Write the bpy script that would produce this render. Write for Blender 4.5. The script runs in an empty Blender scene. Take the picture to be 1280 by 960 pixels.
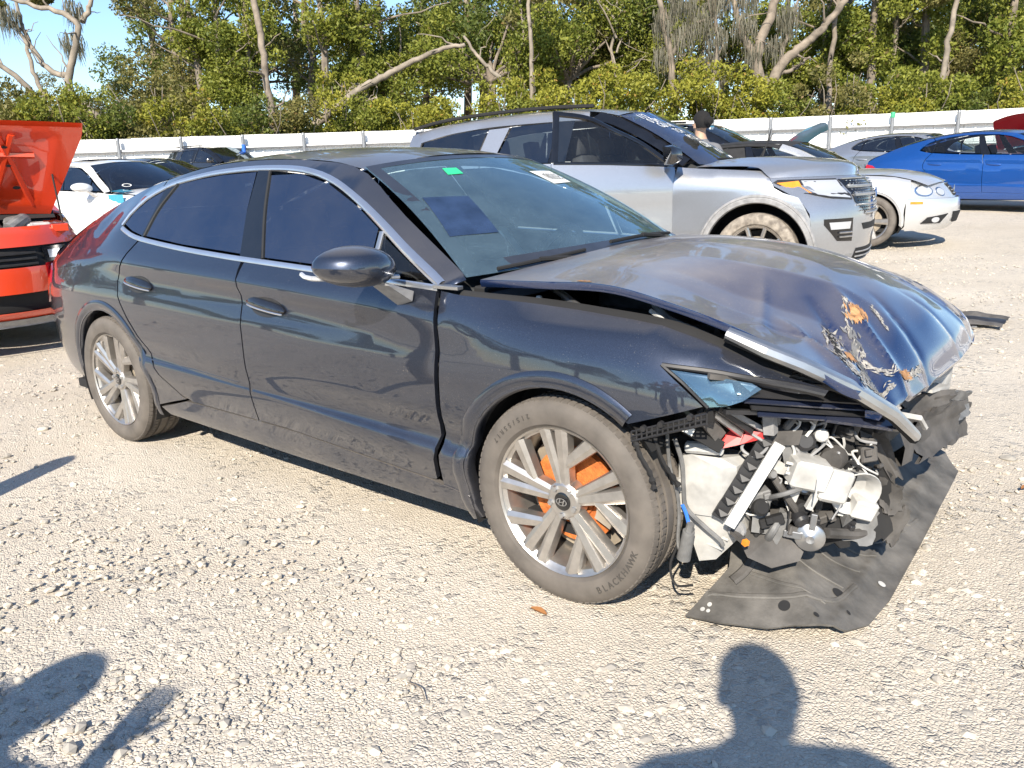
import bpy, bmesh, math, random
import numpy as np
from mathutils import Vector, Matrix, Euler
from mathutils.geometry import delaunay_2d_cdt
R = math.radians
S = bpy.context.scene
COL = S.collection
rng = np.random.default_rng(7)
random.seed(7)

# ------------------------------------------------------------------ camera, world, sun, exposure
cd = bpy.data.cameras.new('camera'); cam = bpy.data.objects.new('camera', cd); COL.objects.link(cam)
YAW, PITCH, ROLL = R(128.807), R(-15.1178), R(-1.9219)
fw = Vector((math.cos(PITCH)*math.cos(YAW), math.cos(PITCH)*math.sin(YAW), math.sin(PITCH)))
ri = fw.cross(Vector((0, 0, 1))).normalized(); up = ri.cross(fw)
r2 = ri*math.cos(ROLL) + up*math.sin(ROLL); u2 = up*math.cos(ROLL) - ri*math.sin(ROLL)
M = Matrix((r2, u2, -fw)).transposed().to_4x4(); M.translation = (4.1711, -2.7710, 1.3405)
cam.matrix_world = M
cd.sensor_width = 36; cd.lens = 999.4*36/1280; cd.clip_start = .05; cd.clip_end = 2000
S.camera = cam
SUN_EL, SUN_AZ = R(36), math.atan2(-.91, .42)      # direction towards the sun
w = bpy.data.worlds.new('World'); S.world = w; w.use_nodes = True
nt = w.node_tree
sky = nt.nodes.new('ShaderNodeTexSky'); sky.sky_type = 'NISHITA'; sky.sun_disc = False
sky.sun_elevation = SUN_EL; sky.sun_rotation = math.pi/2 - SUN_AZ
sky.air_density = 1.0; sky.dust_density = 0; sky.ozone_density = 4.0
nt.links.new(sky.outputs[0], nt.nodes['Background'].inputs[0]); nt.nodes['Background'].inputs[1].default_value = .115
sl = bpy.data.lights.new('sun', 'SUN'); so = bpy.data.objects.new('sun', sl); COL.objects.link(so)
sl.energy = 5.0; sl.angle = R(.53); sl.color = (1, .91, .77)
so.rotation_euler = Vector((math.cos(SUN_AZ)*math.cos(SUN_EL), math.sin(SUN_AZ)*math.cos(SUN_EL), math.sin(SUN_EL))).to_track_quat('Z', 'Y').to_euler()
so.location = (8, -14, 12)
S.view_settings.view_transform = 'Standard'; S.view_settings.look = 'None'
S.view_settings.exposure = 0.88; S.view_settings.gamma = 1
S.render.engine = 'CYCLES'

# ------------------------------------------------------------------ materials
MATS = {}
def _new(name):
    m = bpy.data.materials.new(name); m.use_nodes = True; MATS[name] = m
    return m, m.node_tree, m.node_tree.nodes['Principled BSDF']
def node(nt, kind, **kw):
    n = nt.nodes.new(kind)
    for k, v in kw.items():
        if k.startswith('i_'):
            n.inputs[k[2:].replace('_', ' ')].default_value = v
        else: setattr(n, k, v)
    return n
def ramp(nt, src, stops):
    r = nt.nodes.new('ShaderNodeValToRGB')
    e = r.color_ramp.elements
    while len(e) < len(stops): e.new(.5)
    for k, (p_, c) in enumerate(stops):
        e[k].position = p_; e[k].color = (c, c, c, 1) if not hasattr(c, '__len__') else (*c, 1)
    nt.links.new(src, r.inputs[0]); return r
def mixc(nt, f, a, b, mode='MIX'):
    m = nt.nodes.new('ShaderNodeMix'); m.data_type = 'RGBA'; m.blend_type = mode
    for s_, v in ((0, f), (6, a), (7, b)):
        if hasattr(v, 'is_linked'): nt.links.new(v, m.inputs[s_])
        elif s_ == 0: m.inputs[0].default_value = v
        else: m.inputs[s_].default_value = (*v, 1)
    return m.outputs[2]
def noise(nt, scale, detail=4, rough=.55, coord='Object', dist=0):
    tc = nt.nodes.new('ShaderNodeTexCoord'); n = nt.nodes.new('ShaderNodeTexNoise')
    n.inputs['Scale'].default_value = scale; n.inputs['Detail'].default_value = detail
    n.inputs['Roughness'].default_value = rough; n.inputs['Distortion'].default_value = dist
    nt.links.new(tc.outputs[coord], n.inputs['Vector']); return n.outputs[0]
def math_(nt, op, a, b=0.0):
    m = nt.nodes.new('ShaderNodeMath'); m.operation = op
    for k, v in enumerate((a, b)):
        if hasattr(v, 'is_linked'): nt.links.new(v, m.inputs[k])
        else: m.inputs[k].default_value = v
    return m.outputs[0]
def plain(name, col, rough=.5, metal=0, var=.15, scale=12, bump=0, bscale=60, coat=0, spec=.5):
    m, nt, b = _new(name)
    n = noise(nt, scale)
    lo = tuple(c*(1-var) for c in col); hi = tuple(min(1, c*(1+var)) for c in col)
    nt.links.new(mixc(nt, ramp(nt, n, [(.3, 0), (.7, 1)]).outputs[0], lo, hi), b.inputs['Base Color'])
    b.inputs['Roughness'].default_value = rough; b.inputs['Metallic'].default_value = metal
    b.inputs['Coat Weight'].default_value = coat; b.inputs['Coat Roughness'].default_value = .04
    b.inputs['Specular IOR Level'].default_value = spec
    if bump:
        bp = node(nt, 'ShaderNodeBump'); bp.inputs['Strength'].default_value = bump; bp.inputs['Distance'].default_value = .01
        nt.links.new(noise(nt, bscale), bp.inputs['Height']); nt.links.new(bp.outputs[0], b.inputs['Normal'])
    return m
def paint(name, col, metal=.55, rough=.32, dust=.25, dustcol=(.42, .36, .28), flake=True, dirt=0.0, ior=1.7):
    """clear-coated car paint with settled dust and fine specks"""
    m, nt, b = _new(name)
    geo = node(nt, 'ShaderNodeNewGeometry'); sep = node(nt, 'ShaderNodeSeparateXYZ')
    nt.links.new(geo.outputs['Normal'], sep.inputs[0])
    upf = ramp(nt, sep.outputs['Z'], [(.72, 0), (.985, 1)]).outputs[0]
    big = ramp(nt, noise(nt, 2.3, 5, .6), [(.30, .55), (.75, 1)]).outputs[0]
    d = math_(nt, 'MULTIPLY', math_(nt, 'MULTIPLY', upf, big), dust*1.5)
    sp = ramp(nt, noise(nt, 240, 2, .5), [(.66, 0), (.74, 1)]).outputs[0]
    sp = math_(nt, 'MULTIPLY', sp, dust*1.1)
    d = math_(nt, 'ADD', d, math_(nt, 'MULTIPLY', sp, ramp(nt, noise(nt, 9, 3), [(.4, .1), (.65, 1)]).outputs[0]))
    if dirt:
        pos = node(nt, 'ShaderNodeSeparateXYZ'); nt.links.new(geo.outputs['Position'], pos.inputs[0])
        low = ramp(nt, pos.outputs['Z'], [(.15, 1), (.55, 0)]).outputs[0]
        d = math_(nt, 'ADD', d, math_(nt, 'MULTIPLY', math_(nt, 'MULTIPLY', low, ramp(nt, noise(nt, 7, 6), [(.3, 0), (.7, 1)]).outputs[0]), dirt))
    d = math_(nt, 'MINIMUM', d, .9)
    base = col
    if flake:
        fl = ramp(nt, noise(nt, 900, 1), [(.45, 0), (.7, 1)]).outputs[0]
        base = mixc(nt, fl, col, tuple(min(1, c*1.9+.01) for c in col))
    nt.links.new(mixc(nt, d, base, dustcol), b.inputs['Base Color'])
    inv = math_(nt, 'SUBTRACT', 1.0, d)
    nt.links.new(math_(nt, 'MULTIPLY', inv, metal), b.inputs['Metallic'])
    nt.links.new(math_(nt, 'MULTIPLY', inv, 1.0), b.inputs['Coat Weight'])
    b.inputs['Roughness'].default_value = rough; b.inputs['Coat Roughness'].default_value = .025
    b.inputs['Coat IOR'].default_value = ior
    bp = node(nt, 'ShaderNodeBump'); bp.inputs['Strength'].default_value = .02; bp.inputs['Distance'].default_value = .02
    nt.links.new(noise(nt, 3.0, 2), bp.inputs['Height']); nt.links.new(bp.outputs[0], b.inputs['Coat Normal'])
    return m
def glass(name, tint, refl=1.5, dust=.1, dustcol=(.5, .47, .4), coat=(1, 1, 1), film=0):
    """a thin pane: what is behind it tinted, the sky mirrored by Fresnel, a film of dust that can hold painted sky tint"""
    m = bpy.data.materials.new(name); m.use_nodes = True; nt = m.node_tree; nt.nodes.clear(); MATS[name] = m
    out = node(nt, 'ShaderNodeOutputMaterial'); tr = node(nt, 'ShaderNodeBsdfTransparent'); gl = node(nt, 'ShaderNodeBsdfGlossy')
    tr.inputs[0].default_value = (*tint, 1); gl.inputs['Roughness'].default_value = .015; gl.inputs[0].default_value = (*coat, 1)
    fr = node(nt, 'ShaderNodeFresnel'); fr.inputs[0].default_value = refl
    mx = node(nt, 'ShaderNodeMixShader'); nt.links.new(fr.outputs[0], mx.inputs[0]); nt.links.new(tr.outputs[0], mx.inputs[1]); nt.links.new(gl.outputs[0], mx.inputs[2])
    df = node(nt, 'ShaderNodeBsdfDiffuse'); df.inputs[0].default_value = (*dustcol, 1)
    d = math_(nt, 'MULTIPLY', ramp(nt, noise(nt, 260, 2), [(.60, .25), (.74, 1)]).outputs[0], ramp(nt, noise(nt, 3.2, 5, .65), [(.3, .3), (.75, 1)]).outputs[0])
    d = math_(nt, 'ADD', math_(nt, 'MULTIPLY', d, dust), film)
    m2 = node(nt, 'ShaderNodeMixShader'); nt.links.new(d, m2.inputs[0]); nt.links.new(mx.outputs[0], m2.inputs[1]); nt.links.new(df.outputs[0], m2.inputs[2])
    nt.links.new(m2.outputs[0], out.inputs[0]); return m

paint('paint_slate', (.028, .034, .052), metal=.7, rough=.32, dust=.30, dirt=.18, ior=1.75)
paint('paint_hood', (.012, .030, .100), metal=.7, rough=.30, dust=.52, ior=1.85)
paint('paint_silver', (.34, .35, .37), metal=.75, rough=.33, dust=.12, dirt=.15)
paint('paint_pale_silver', (.52, .53, .54), metal=.6, rough=.33, dust=.10, dirt=.1)
paint('paint_white', (.75, .75, .74), metal=0, rough=.4, dust=.08, flake=False)
paint('paint_blue', (.003, .052, .23), metal=.35, rough=.3, dust=.08)
paint('paint_red', (.62, .05, .012), metal=.05, rough=.35, dust=.05, flake=False)
paint('paint_crimson', (.50, .02, .03), metal=.05, rough=.35, dust=.05, flake=False)
paint('paint_black', (.012, .014, .02), metal=.3, rough=.3, dust=.10)
paint('paint_navy', (.012, .02, .05), metal=.4, rough=.3, dust=.10)
paint('paint_teal', (.02, .34, .50), metal=.1, rough=.35, dust=.05, flake=False)
glass('glass_tinted', (.05, .06, .07), 3.0, .14, coat=(.50, .72, 1))
glass('glass_windshield', (.50, .66, .66), 2.6, .42, (.36, .54, .64), (.58, .86, 1), .035)  # dust film made bluish, sky reflection painted into its colour
glass('glass_blue', (.22, .32, .45), 2.5, .20, coat=(.42, .68, 1), film=.02)
plain('window_frit', (.030, .034, .045), .35, coat=.4)
glass('glass_clear', (.72, .78, .78), 1.6, .06)
glass('glass_dark', (.10, .12, .13), 2.1, .08, coat=(.7, .86, 1))
plain('black_plastic', (.022, .022, .024), .42, var=.3)
plain('gloss_black', (.008, .008, .009), .12, var=.2, coat=.6)
plain('rubber_trim', (.015, .015, .016), .7)
plain('dull_black', (.012, .012, .013), .85)
plain('dusty_black_plastic', (.075, .070, .066), .75, var=.45, scale=9, bump=.25, bscale=35)
plain('tray_plastic', (.098, .092, .084), .66, var=.5, scale=9, bump=.35, bscale=26)
plain('chrome', (.62, .64, .67), .16, metal=1, var=.06)
plain('black_chrome', (.10, .10, .105), .12, metal=.9, var=.1, coat=.5)
plain('bright_trim', (.72, .75, .80), .30, metal=.9, var=.05)
plain('tyre_letter', (.055, .050, .045), .8)
plain('satin_metal', (.50, .50, .50), .35, metal=.9, var=.15)
plain('rim_face', (.50, .475, .445), .34, metal=.85, var=.12, scale=30)
plain('rim_pocket', (.27, .255, .24), .55, metal=.4, var=.2, scale=30)
plain('brake_rust', (.50, .14, .03), .85, var=.35, scale=40, bump=.4, bscale=150)
plain('brake_iron', (.28, .24, .19), .7, metal=.2, var=.25)
plain('white_plastic', (.42, .415, .40), .5, var=.28, scale=11, bump=.15, bscale=30)
plain('grey_plastic', (.26, .26, .265), .5, var=.25, scale=20)
plain('pale_plastic', (.50, .50, .49), .5, var=.2, scale=20)
plain('red_plastic', (.50, .03, .03), .4)
plain('blue_plastic', (.03, .14, .55), .4)
plain('amber_plastic', (.75, .25, .03), .25)
plain('seat_cloth', (.035, .036, .04), .85, var=.25)
plain('dash_plastic', (.028, .030, .032), .7, var=.2)
plain('paper_white', (.75, .75, .72), .7, var=.05)
plain('sticker_green', (.03, .50, .22), .6)
plain('sheet_dark', (.02, .035, .075), .12, var=.5, scale=7, coat=.8)
plain('engine_grey', (.14, .14, .14), .6, var=.4, scale=15)
plain('bare_metal', (.45, .44, .43), .4, metal=.8, var=.3, scale=25)
plain('primer_rust', (.36, .19, .085), .8, var=.4, scale=60)
plain('scratch_pale', (.27, .255, .23), .6, var=.6, scale=90)

# tyre rubber: brown-grey dusty sidewalls
m, nt_, b = _new('tyre_rubber')
n = noise(nt_, 9, 5); nt_.links.new(mixc(nt_, ramp(nt_, n, [(.3, 0), (.75, 1)]).outputs[0], (.075, .066, .058), (.15, .132, .115)), b.inputs['Base Color'])
b.inputs['Roughness'].default_value = .72
m, nt_, b = _new('tyre_dusty')
n = noise(nt_, 25, 5); nt_.links.new(mixc(nt_, ramp(nt_, n, [(.35, 0), (.7, 1)]).outputs[0], (.14, .12, .10), (.34, .30, .25)), b.inputs['Base Color'])
b.inputs['Roughness'].default_value = .8
# tail lamp
m, nt_, b = _new('lamp_red'); b.inputs['Base Color'].default_value = (.45, .01, .02, 1); b.inputs['Roughness'].default_value = .12; b.inputs['Coat Weight'].default_value = 1
m, nt_, b = _new('lamp_clear'); b.inputs['Base Color'].default_value = (.55, .57, .6, 1); b.inputs['Roughness'].default_value = .08; b.inputs['Metallic'].default_value = .4; b.inputs['Coat Weight'].default_value = 1

# ------------------------------------------------------------------ mesh helpers
class MB:
    """collects vertices and faces; link() makes one mesh object"""
    def __init__(s): s.v = []; s.f = []
    def add(s, vs, fs):
        o = len(s.v); s.v += [tuple(map(float, p_)) for p_ in vs]; s.f += [tuple(i+o for i in f) for f in fs]; return s
    def box(s, c, d, rot=None):
        hx, hy, hz = d[0]/2, d[1]/2, d[2]/2; k = min(hx, hy, hz)*.22
        vs = []
        for sx in (-1, 1):
            for sy in (-1, 1):
                for sz in (-1, 1):
                    vs += [(sx*hx, sy*(hy-k), sz*(hz-k)), (sx*(hx-k), sy*hy, sz*(hz-k)), (sx*(hx-k), sy*(hy-k), sz*hz)]
        bm = bmesh.new()
        for p_ in vs: bm.verts.new(p_)
        bmesh.ops.convex_hull(bm, input=bm.verts)
        mt = Euler(rot).to_matrix() if rot is not None else Matrix.Identity(3)
        bm.verts.index_update()
        s.add([tuple(mt @ v.co + Vector(c)) for v in bm.verts], [[v.index for v in f.verts] for f in bm.faces]); bm.free(); return s
    def hull(s, pts):
        bm = bmesh.new()
        for p_ in pts: bm.verts.new(p_)
        r = bmesh.ops.convex_hull(bm, input=bm.verts)
        dead = [v for v in bm.verts if not v.link_faces]
        for v in dead: bm.verts.remove(v)
        bm.verts.index_update()
        s.add([tuple(v.co) for v in bm.verts], [[v.index for v in f.verts] for f in bm.faces]); bm.free(); return s
    def tube(s, path, r, n=8, caps=True, flat=None):
        path = [Vector(p_) for p_ in path]; N = len(path)
        rs = r if hasattr(r, '__len__') else [r]*N
        vs = []; pu = None
        for i, p_ in enumerate(path):
            t = (path[min(i+1, N-1)] - path[max(i-1, 0)])
            t = t.normalized() if t.length > 1e-9 else Vector((0, 0, 1))
            if pu is None:
                a = Vector((0, 0, 1)) if abs(t.z) < .9 else Vector((1, 0, 0)); pu = (a - t*a.dot(t)).normalized()
            else: pu = (pu - t*pu.dot(t)).normalized()
            q = t.cross(pu)
            for k in range(n):
                a = 2*math.pi*k/n; vs.append(p_ + (pu*math.cos(a) + q*math.sin(a))*rs[i])
        fs = [(i*n+k, i*n+(k+1) % n, (i+1)*n+(k+1) % n, (i+1)*n+k) for i in range(N-1) for k in range(n)]
        if caps: fs += [tuple(range(n-1, -1, -1)), tuple((N-1)*n+k for k in range(n))]
        return s.add(vs, fs)
    def lathe(s, prof, n=48, c=(0, 0, 0), closed=False, a0=0, a1=None):
        """profile (r, y) spun about the Y axis through c"""
        full = a1 is None; a1 = 2*math.pi if full else a1
        m_ = n if full else n+1; K = len(prof); vs = []
        for i in range(m_):
            a = a0 + (a1-a0)*i/n
            for (r, y) in prof: vs.append((c[0]+r*math.cos(a), c[1]+y, c[2]+r*math.sin(a)))
        fs = []
        for i in range(n):
            j = (i+1) % m_ if full else i+1
            for k in range(K if closed else K-1):
                l = (k+1) % K; fs.append((i*K+k, i*K+l, j*K+l, j*K+k))
        return s.add(vs, fs)
    def prism(s, out, mapfn, t):
        """outline of (u, v) given depth t; mapfn(u, v, d) -> point"""
        n = len(out); vs = [mapfn(u, v, 0) for u, v in out] + [mapfn(u, v, t) for u, v in out]
        return s.add(vs, [tuple(range(n)), tuple(range(2*n-1, n-1, -1))] + [((i+1) % n, i, n+i, n+(i+1) % n) for i in range(n)])
    def grid(s, P):
        """P: rows x cols of points"""
        r, c = len(P), len(P[0])
        return s.add([p_ for row in P for p_ in row], [(i*c+j, i*c+j+1, (i+1)*c+j+1, (i+1)*c+j) for i in range(r-1) for j in range(c-1)])
    def mesh(s, name, smooth=35):
        me = bpy.data.meshes.new(name); me.from_pydata(s.v, [], s.f); me.validate()
        bm = bmesh.new(); bm.from_mesh(me); bmesh.ops.recalc_face_normals(bm, faces=bm.faces) if s.fix else None; bm.to_mesh(me); bm.free()
        if smooth:
            me.shade_smooth(); me.set_sharp_from_angle(angle=R(smooth))
        return me
    fix = True
    def link(s, name, mat, parent=None, smooth=35, label=None): return put(name, s.mesh(name, smooth), mat, parent, label)
def put(name, me, mat, parent=None, label=None):
    o = bpy.data.objects.new(name, me); COL.objects.link(o)
    if mat is not None:
        mt = MATS[mat] if isinstance(mat, str) else mat
        if not me.materials: me.materials.append(mt)
        if me.materials[0] != mt:
            o.material_slots[0].link = 'OBJECT'; o.material_slots[0].material = mt
    if parent: o.parent = parent
    if label: o['label'] = label
    return o
def tag(o, label=None, cat=None, group=None, kind=None):
    for k, v in (('label', label), ('category', cat), ('group', group), ('kind', kind)):
        if v: o[k] = v
    return o
def thing(name, label, cat, loc=(0, 0, 0), rz=0, group=None, scale=None):
    o = bpy.data.objects.new(name, None); COL.objects.link(o); o.location = loc; o.rotation_euler = (0, 0, rz)
    o.empty_display_size = .2
    if scale: o.scale = scale
    return tag(o, label, cat, group)
def hub(name, parent, loc=(0, 0, 0), rot=(0, 0, 0)):
    o = bpy.data.objects.new(name, None); COL.objects.link(o); o.parent = parent; o.location = loc; o.rotation_euler = rot; o.empty_display_size = .1; return o
def pch(xs, ys):
    xs = np.array(xs, float); ys = np.array(ys, float); h = np.diff(xs); d = np.diff(ys, axis=0)
    d = d/(h if ys.ndim == 1 else h[:, None])
    m = np.zeros_like(ys); pr = d[:-1]*d[1:]
    m[1:-1] = np.where(pr > 0, 2*pr/(d[:-1]+d[1:]+np.where(d[:-1]+d[1:] == 0, 1e-12, 0)), 0); m[0] = d[0]; m[-1] = d[-1]
    def f(x):
        i = int(np.clip(np.searchsorted(xs, x)-1, 0, len(xs)-2)); t = min(max((x-xs[i])/h[i], -.6), 1.6)
        return (2*t**3-3*t**2+1)*ys[i]+(t**3-2*t**2+t)*h[i]*m[i]+(-2*t**3+3*t**2)*ys[i+1]+(t**3-t**2)*h[i]*m[i+1]
    return f
def spline(pts, n):
    """Catmull-Rom through points, n samples"""
    P = [np.array(p_, float) for p_ in pts]
    if len(P) == 2: return [tuple(P[0]+(P[1]-P[0])*k/(n-1)) for k in range(n)]
    L = np.cumsum([0]+[np.linalg.norm(P[i+1]-P[i]) for i in range(len(P)-1)])
    f = pch(L, np.array(P)); 
    m = np.zeros((len(P), len(P[0])))
    for i in range(len(P)):
        a, b_ = max(i-1, 0), min(i+1, len(P)-1); m[i] = (P[b_]-P[a])/max(L[b_]-L[a], 1e-9)
    out = []
    for k in range(n):
        x = L[-1]*k/(n-1); i = int(np.clip(np.searchsorted(L, x)-1, 0, len(P)-2)); h = max(L[i+1]-L[i], 1e-9); t = (x-L[i])/h
        out.append(tuple((2*t**3-3*t**2+1)*P[i]+(t**3-2*t**2+t)*h*m[i]+(-2*t**3+3*t**2)*P[i+1]+(t**3-t**2)*h*m[i+1]))
    return out
class Side:
    """half width of a body as a function of (x, z), from stations of rows (z, w)"""
    def __init__(s, st, lin=9):
        xs = [a[0] for a in st]; s.z = pch(xs, np.array([a[1] for a in st])); s.w = pch(xs, np.array([a[2] for a in st])); s.c = {}; s.lin = lin; s.fix = None
    def __call__(s, x, z):
        k = round(x, 5)
        if k not in s.c:
            a, b_ = s.z(x).copy(), s.w(x).copy()
            if s.fix: s.fix(x, a, b_)
            s.c[k] = (a, b_)
        zz, ww = s.c[k]; n = len(zz)
        if z >= zz[-1]: return ww[-1]-(z-zz[-1])*1.2
        if z <= zz[0]: return ww[0]-(zz[0]-z)*.5
        i = int(np.searchsorted(zz, z)-1); h = max(zz[i+1]-zz[i], 1e-4); t = (z-zz[i])/h
        if i >= s.lin: return ww[i]+(ww[i+1]-ww[i])*t
        def sl(j):
            if j <= 0: return (ww[1]-ww[0])/(zz[1]-zz[0])
            if j >= n-1: return (ww[-1]-ww[-2])/max(zz[-1]-zz[-2], 1e-4)
            a = (ww[j]-ww[j-1])/max(zz[j]-zz[j-1], 1e-4); b_ = (ww[j+1]-ww[j])/max(zz[j+1]-zz[j], 1e-4)
            return 2*a*b_/(a+b_) if a*b_ > 0 else 0
        m0, m1 = sl(i), sl(i+1)
        return (2*t**3-3*t**2+1)*ww[i]+(t**3-2*t**2+t)*h*m0+(-2*t**3+3*t**2)*ww[i+1]+(t**3-t**2)*h*m1
    def map(s, side=-1, off=0):
        return lambda x, z: (x, side*(s(x, z)+off), z)
def resample(out, h):
    r = []
    n = len(out)
    for i in range(n):
        a, b_ = out[i], out[(i+1) % n]; d = math.dist(a, b_); k = max(1, int(math.ceil(d/h)))
        r += [(a[0]+(b_[0]-a[0])*j/k, a[1]+(b_[1]-a[1])*j/k) for j in range(k)]
    return r
def area2(o): return sum(o[i][0]*o[(i+1) % len(o)][1]-o[(i+1) % len(o)][0]*o[i][1] for i in range(len(o)))
def inset(out, g):
    if area2(out) < 0: out = out[::-1]
    n = len(out); r = []
    for i in range(n):
        p0, p1, p2 = (np.array(out[j % n], float) for j in (i-1, i, i+1))
        a, b_ = p1-p0, p2-p1; la, lb = np.linalg.norm(a), np.linalg.norm(b_)
        if la < 1e-9 or lb < 1e-9: r.append(tuple(p1)); continue
        na, nb = np.array([-a[1], a[0]])/la, np.array([-b_[1], b_[0]])/lb
        m_ = na+nb; l = np.linalg.norm(m_)
        if l < 1e-6: r.append(tuple(p1+na*g)); continue
        m_ /= l; c = max(m_@na, .4); r.append(tuple(p1+m_*g/c))
    return r
def arc2(cx, cz, r, a0, a1, n=14): return [(cx+r*math.cos(R(a0+(a1-a0)*i/n)), cz+r*math.sin(R(a0+(a1-a0)*i/n))) for i in range(n+1)]
def inside(p_, out):
    x, y = p_; c = False; j = len(out)-1
    for i in range(len(out)):
        if (out[i][1] > y) != (out[j][1] > y) and x < (out[j][0]-out[i][0])*(y-out[i][1])/(out[j][1]-out[i][1])+out[i][0]: c = not c
        j = i
    return c
def panel_mesh(name, out, fn, h=.05, gap=.002, depth=.018, creases=(), inward=None):
    """a sheet cut to an outline in (u, v) and laid on the surface fn, edges folded in by depth"""
    out = inset(out, gap); bd = resample(out, h)
    pts = list(bd); n = len(bd); arr = np.array(bd)
    x0, z0 = arr.min(0); x1, z1 = arr.max(0)
    cand = [(x0+h*(i+.5*(j % 2)), z0+h*.9*j) for i in range(int((x1-x0)/h)+2) for j in range(int((z1-z0)/(h*.9))+2)]
    for cf in creases:
        x = x0
        while x < x1: cand.append((x, cf(x), 1)); x += h*.42
    for c in cand:
        if len(c) == 2 and creases and min(abs(c[1]-cf(c[0])) for cf in creases) < h*.35: continue
        c = c[:2]
        if np.min((arr[:, 0]-c[0])**2+(arr[:, 1]-c[1])**2) > (h*(.2 if creases else .4))**2 and inside(c, out): pts.append(c)
    vs, es, fs, *_ = delaunay_2d_cdt([Vector(p_) for p_ in pts], [(i, (i+1) % n) for i in range(n)], [], 1, 1e-5)
    uv = [(v.x, v.y) for v in vs]; e = 1e-3
    P = []; N = []
    for (u, v) in uv:
        p_ = Vector(fn(u, v)); a = Vector(fn(u+e, v))-Vector(fn(u-e, v)); b_ = Vector(fn(u, v+e))-Vector(fn(u, v-e))
        nn = a.cross(b_); nn.normalize(); P.append(p_); N.append(nn)
    # boundary loop of the result
    cnt = {}
    for f in fs:
        for i in range(len(f)):
            k = (f[i], f[(i+1) % len(f)]); cnt[k] = 1
    bed = [k for k in cnt if (k[1], k[0]) not in cnt]
    V = list(P); F = [tuple(f) for f in fs]; LN = []
    for f in F: LN += [N[i] for i in f]
    if depth:
        ix = {}
        for a, b_ in bed:
            for q in (a, b_):
                if q not in ix:
                    ix[q] = (len(V), len(V)+1); V.append(P[q]); V.append(P[q]-N[q]*depth)
        for a, b_ in bed:
            F.append((ix[b_][0], ix[a][0], ix[a][1], ix[b_][1])); t = (P[b_]-P[a]); nn = t.cross(N[a]); nn = nn.normalized() if nn.length > 1e-12 else N[a]
            # outward of the sheet
            LN += [nn]*4
    me = bpy.data.meshes.new(name); me.from_pydata([tuple(v) for v in V], [], F); me.shade_smooth()
    if len(me.loops) == len(LN): me.normals_split_custom_set([tuple(x) for x in LN])
    return me
def orient(fn):
    """surface map whose u x v normal points out of the car: swap handled by mirrored outlines"""
    return fn
def side_panel(name, out, sd, mat, parent, side=-1, off=0, h=.05, gap=.002, depth=.018, creases=(), label=None):
    if side < 0: f = sd.map(-1, off); o = out; cr = creases
    else:                                   # mirrored: run u backwards so that the normal still points out
        g = sd.map(1, off); f = lambda u, v: g(-u, v); o = [(-u, v) for u, v in out]; cr = [lambda u, c=c: c(-u) for c in creases]
    return put(name, panel_mesh(name, o, f, h, gap, depth, cr), mat, parent, label)
def strip_on(path, fn, w, out=.004, thick=.006, n=None, taper=None):
    """a raised moulding along a (u, v) path on a surface"""
    pts = spline(path, n or max(8, len(path)*5)); mb = MB(); rows = []
    for i, p_ in enumerate(pts):
        a, b_ = np.array(pts[max(i-1, 0)]), np.array(pts[min(i+1, len(pts)-1)]); t = b_-a; t = t/np.linalg.norm(t); nr = np.array([-t[1], t[0]])
        ww = w*(taper(i/(len(pts)-1)) if taper else 1)/2
        e = 1e-3; q = Vector(fn(*p_)); nn = (Vector(fn(p_[0]+e, p_[1]))-q).cross(Vector(fn(p_[0], p_[1]+e))-q).normalized()
        row = []
        for s_, d in ((-1, -thick), (-1, out*.4), (-.55, out), (.55, out), (1, out*.4), (1, -thick)):
            k = np.array(p_)+nr*s_*ww; row.append(Vector(fn(*k))+nn*d)
        rows.append(row)
    mb.grid(rows); return mb
def loft(rows, nu, nv, mirror=False):
    """rows of points -> smooth grid; mirror: rows given centre to right edge"""
    rr = []
    for r in rows:
        if mirror: r = [(x, y, z) for x, y, z in r[::-1]] + [(x, -y, z) for x, y, z in r[1:]]
        rr.append(spline(r, nv))
    cols = [spline([rr[i][j] for i in range(len(rr))], nu) for j in range(nv)]
    return MB().grid([[cols[j][i] for j in range(nv)] for i in range(nu)])
# ------------------------------------------------------------------ ground
FD = np.array([math.cos(YAW), math.sin(YAW)]); RD = np.array([math.sin(YAW), -math.cos(YAW)]); C0 = np.array([4.1711, -2.7710])
def G(x, y):
    """the lot climbs gently away from the wreck"""
    d = (x-C0[0])*FD[0]+(y-C0[1])*FD[1]-4.6
    return .026*(d if d > .6 else (0 if d < -.6 else (d+.6)**2/2.4)) if d < 45 else .026*45
def at(L, D, z=None):
    p_ = C0+RD*L+FD*D; return (float(p_[0]), float(p_[1]), G(p_[0], p_[1]) if z is None else z)
m, nt_, b = _new('gravel')
geo = node(nt_, 'ShaderNodeNewGeometry')
def gnoise(scale, detail=5, rough=.6):
    n = nt_.nodes.new('ShaderNodeTexNoise'); n.inputs['Scale'].default_value = scale; n.inputs['Detail'].default_value = detail; n.inputs['Roughness'].default_value = rough
    nt_.links.new(geo.outputs['Position'], n.inputs['Vector']); return n.outputs[0]
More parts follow.
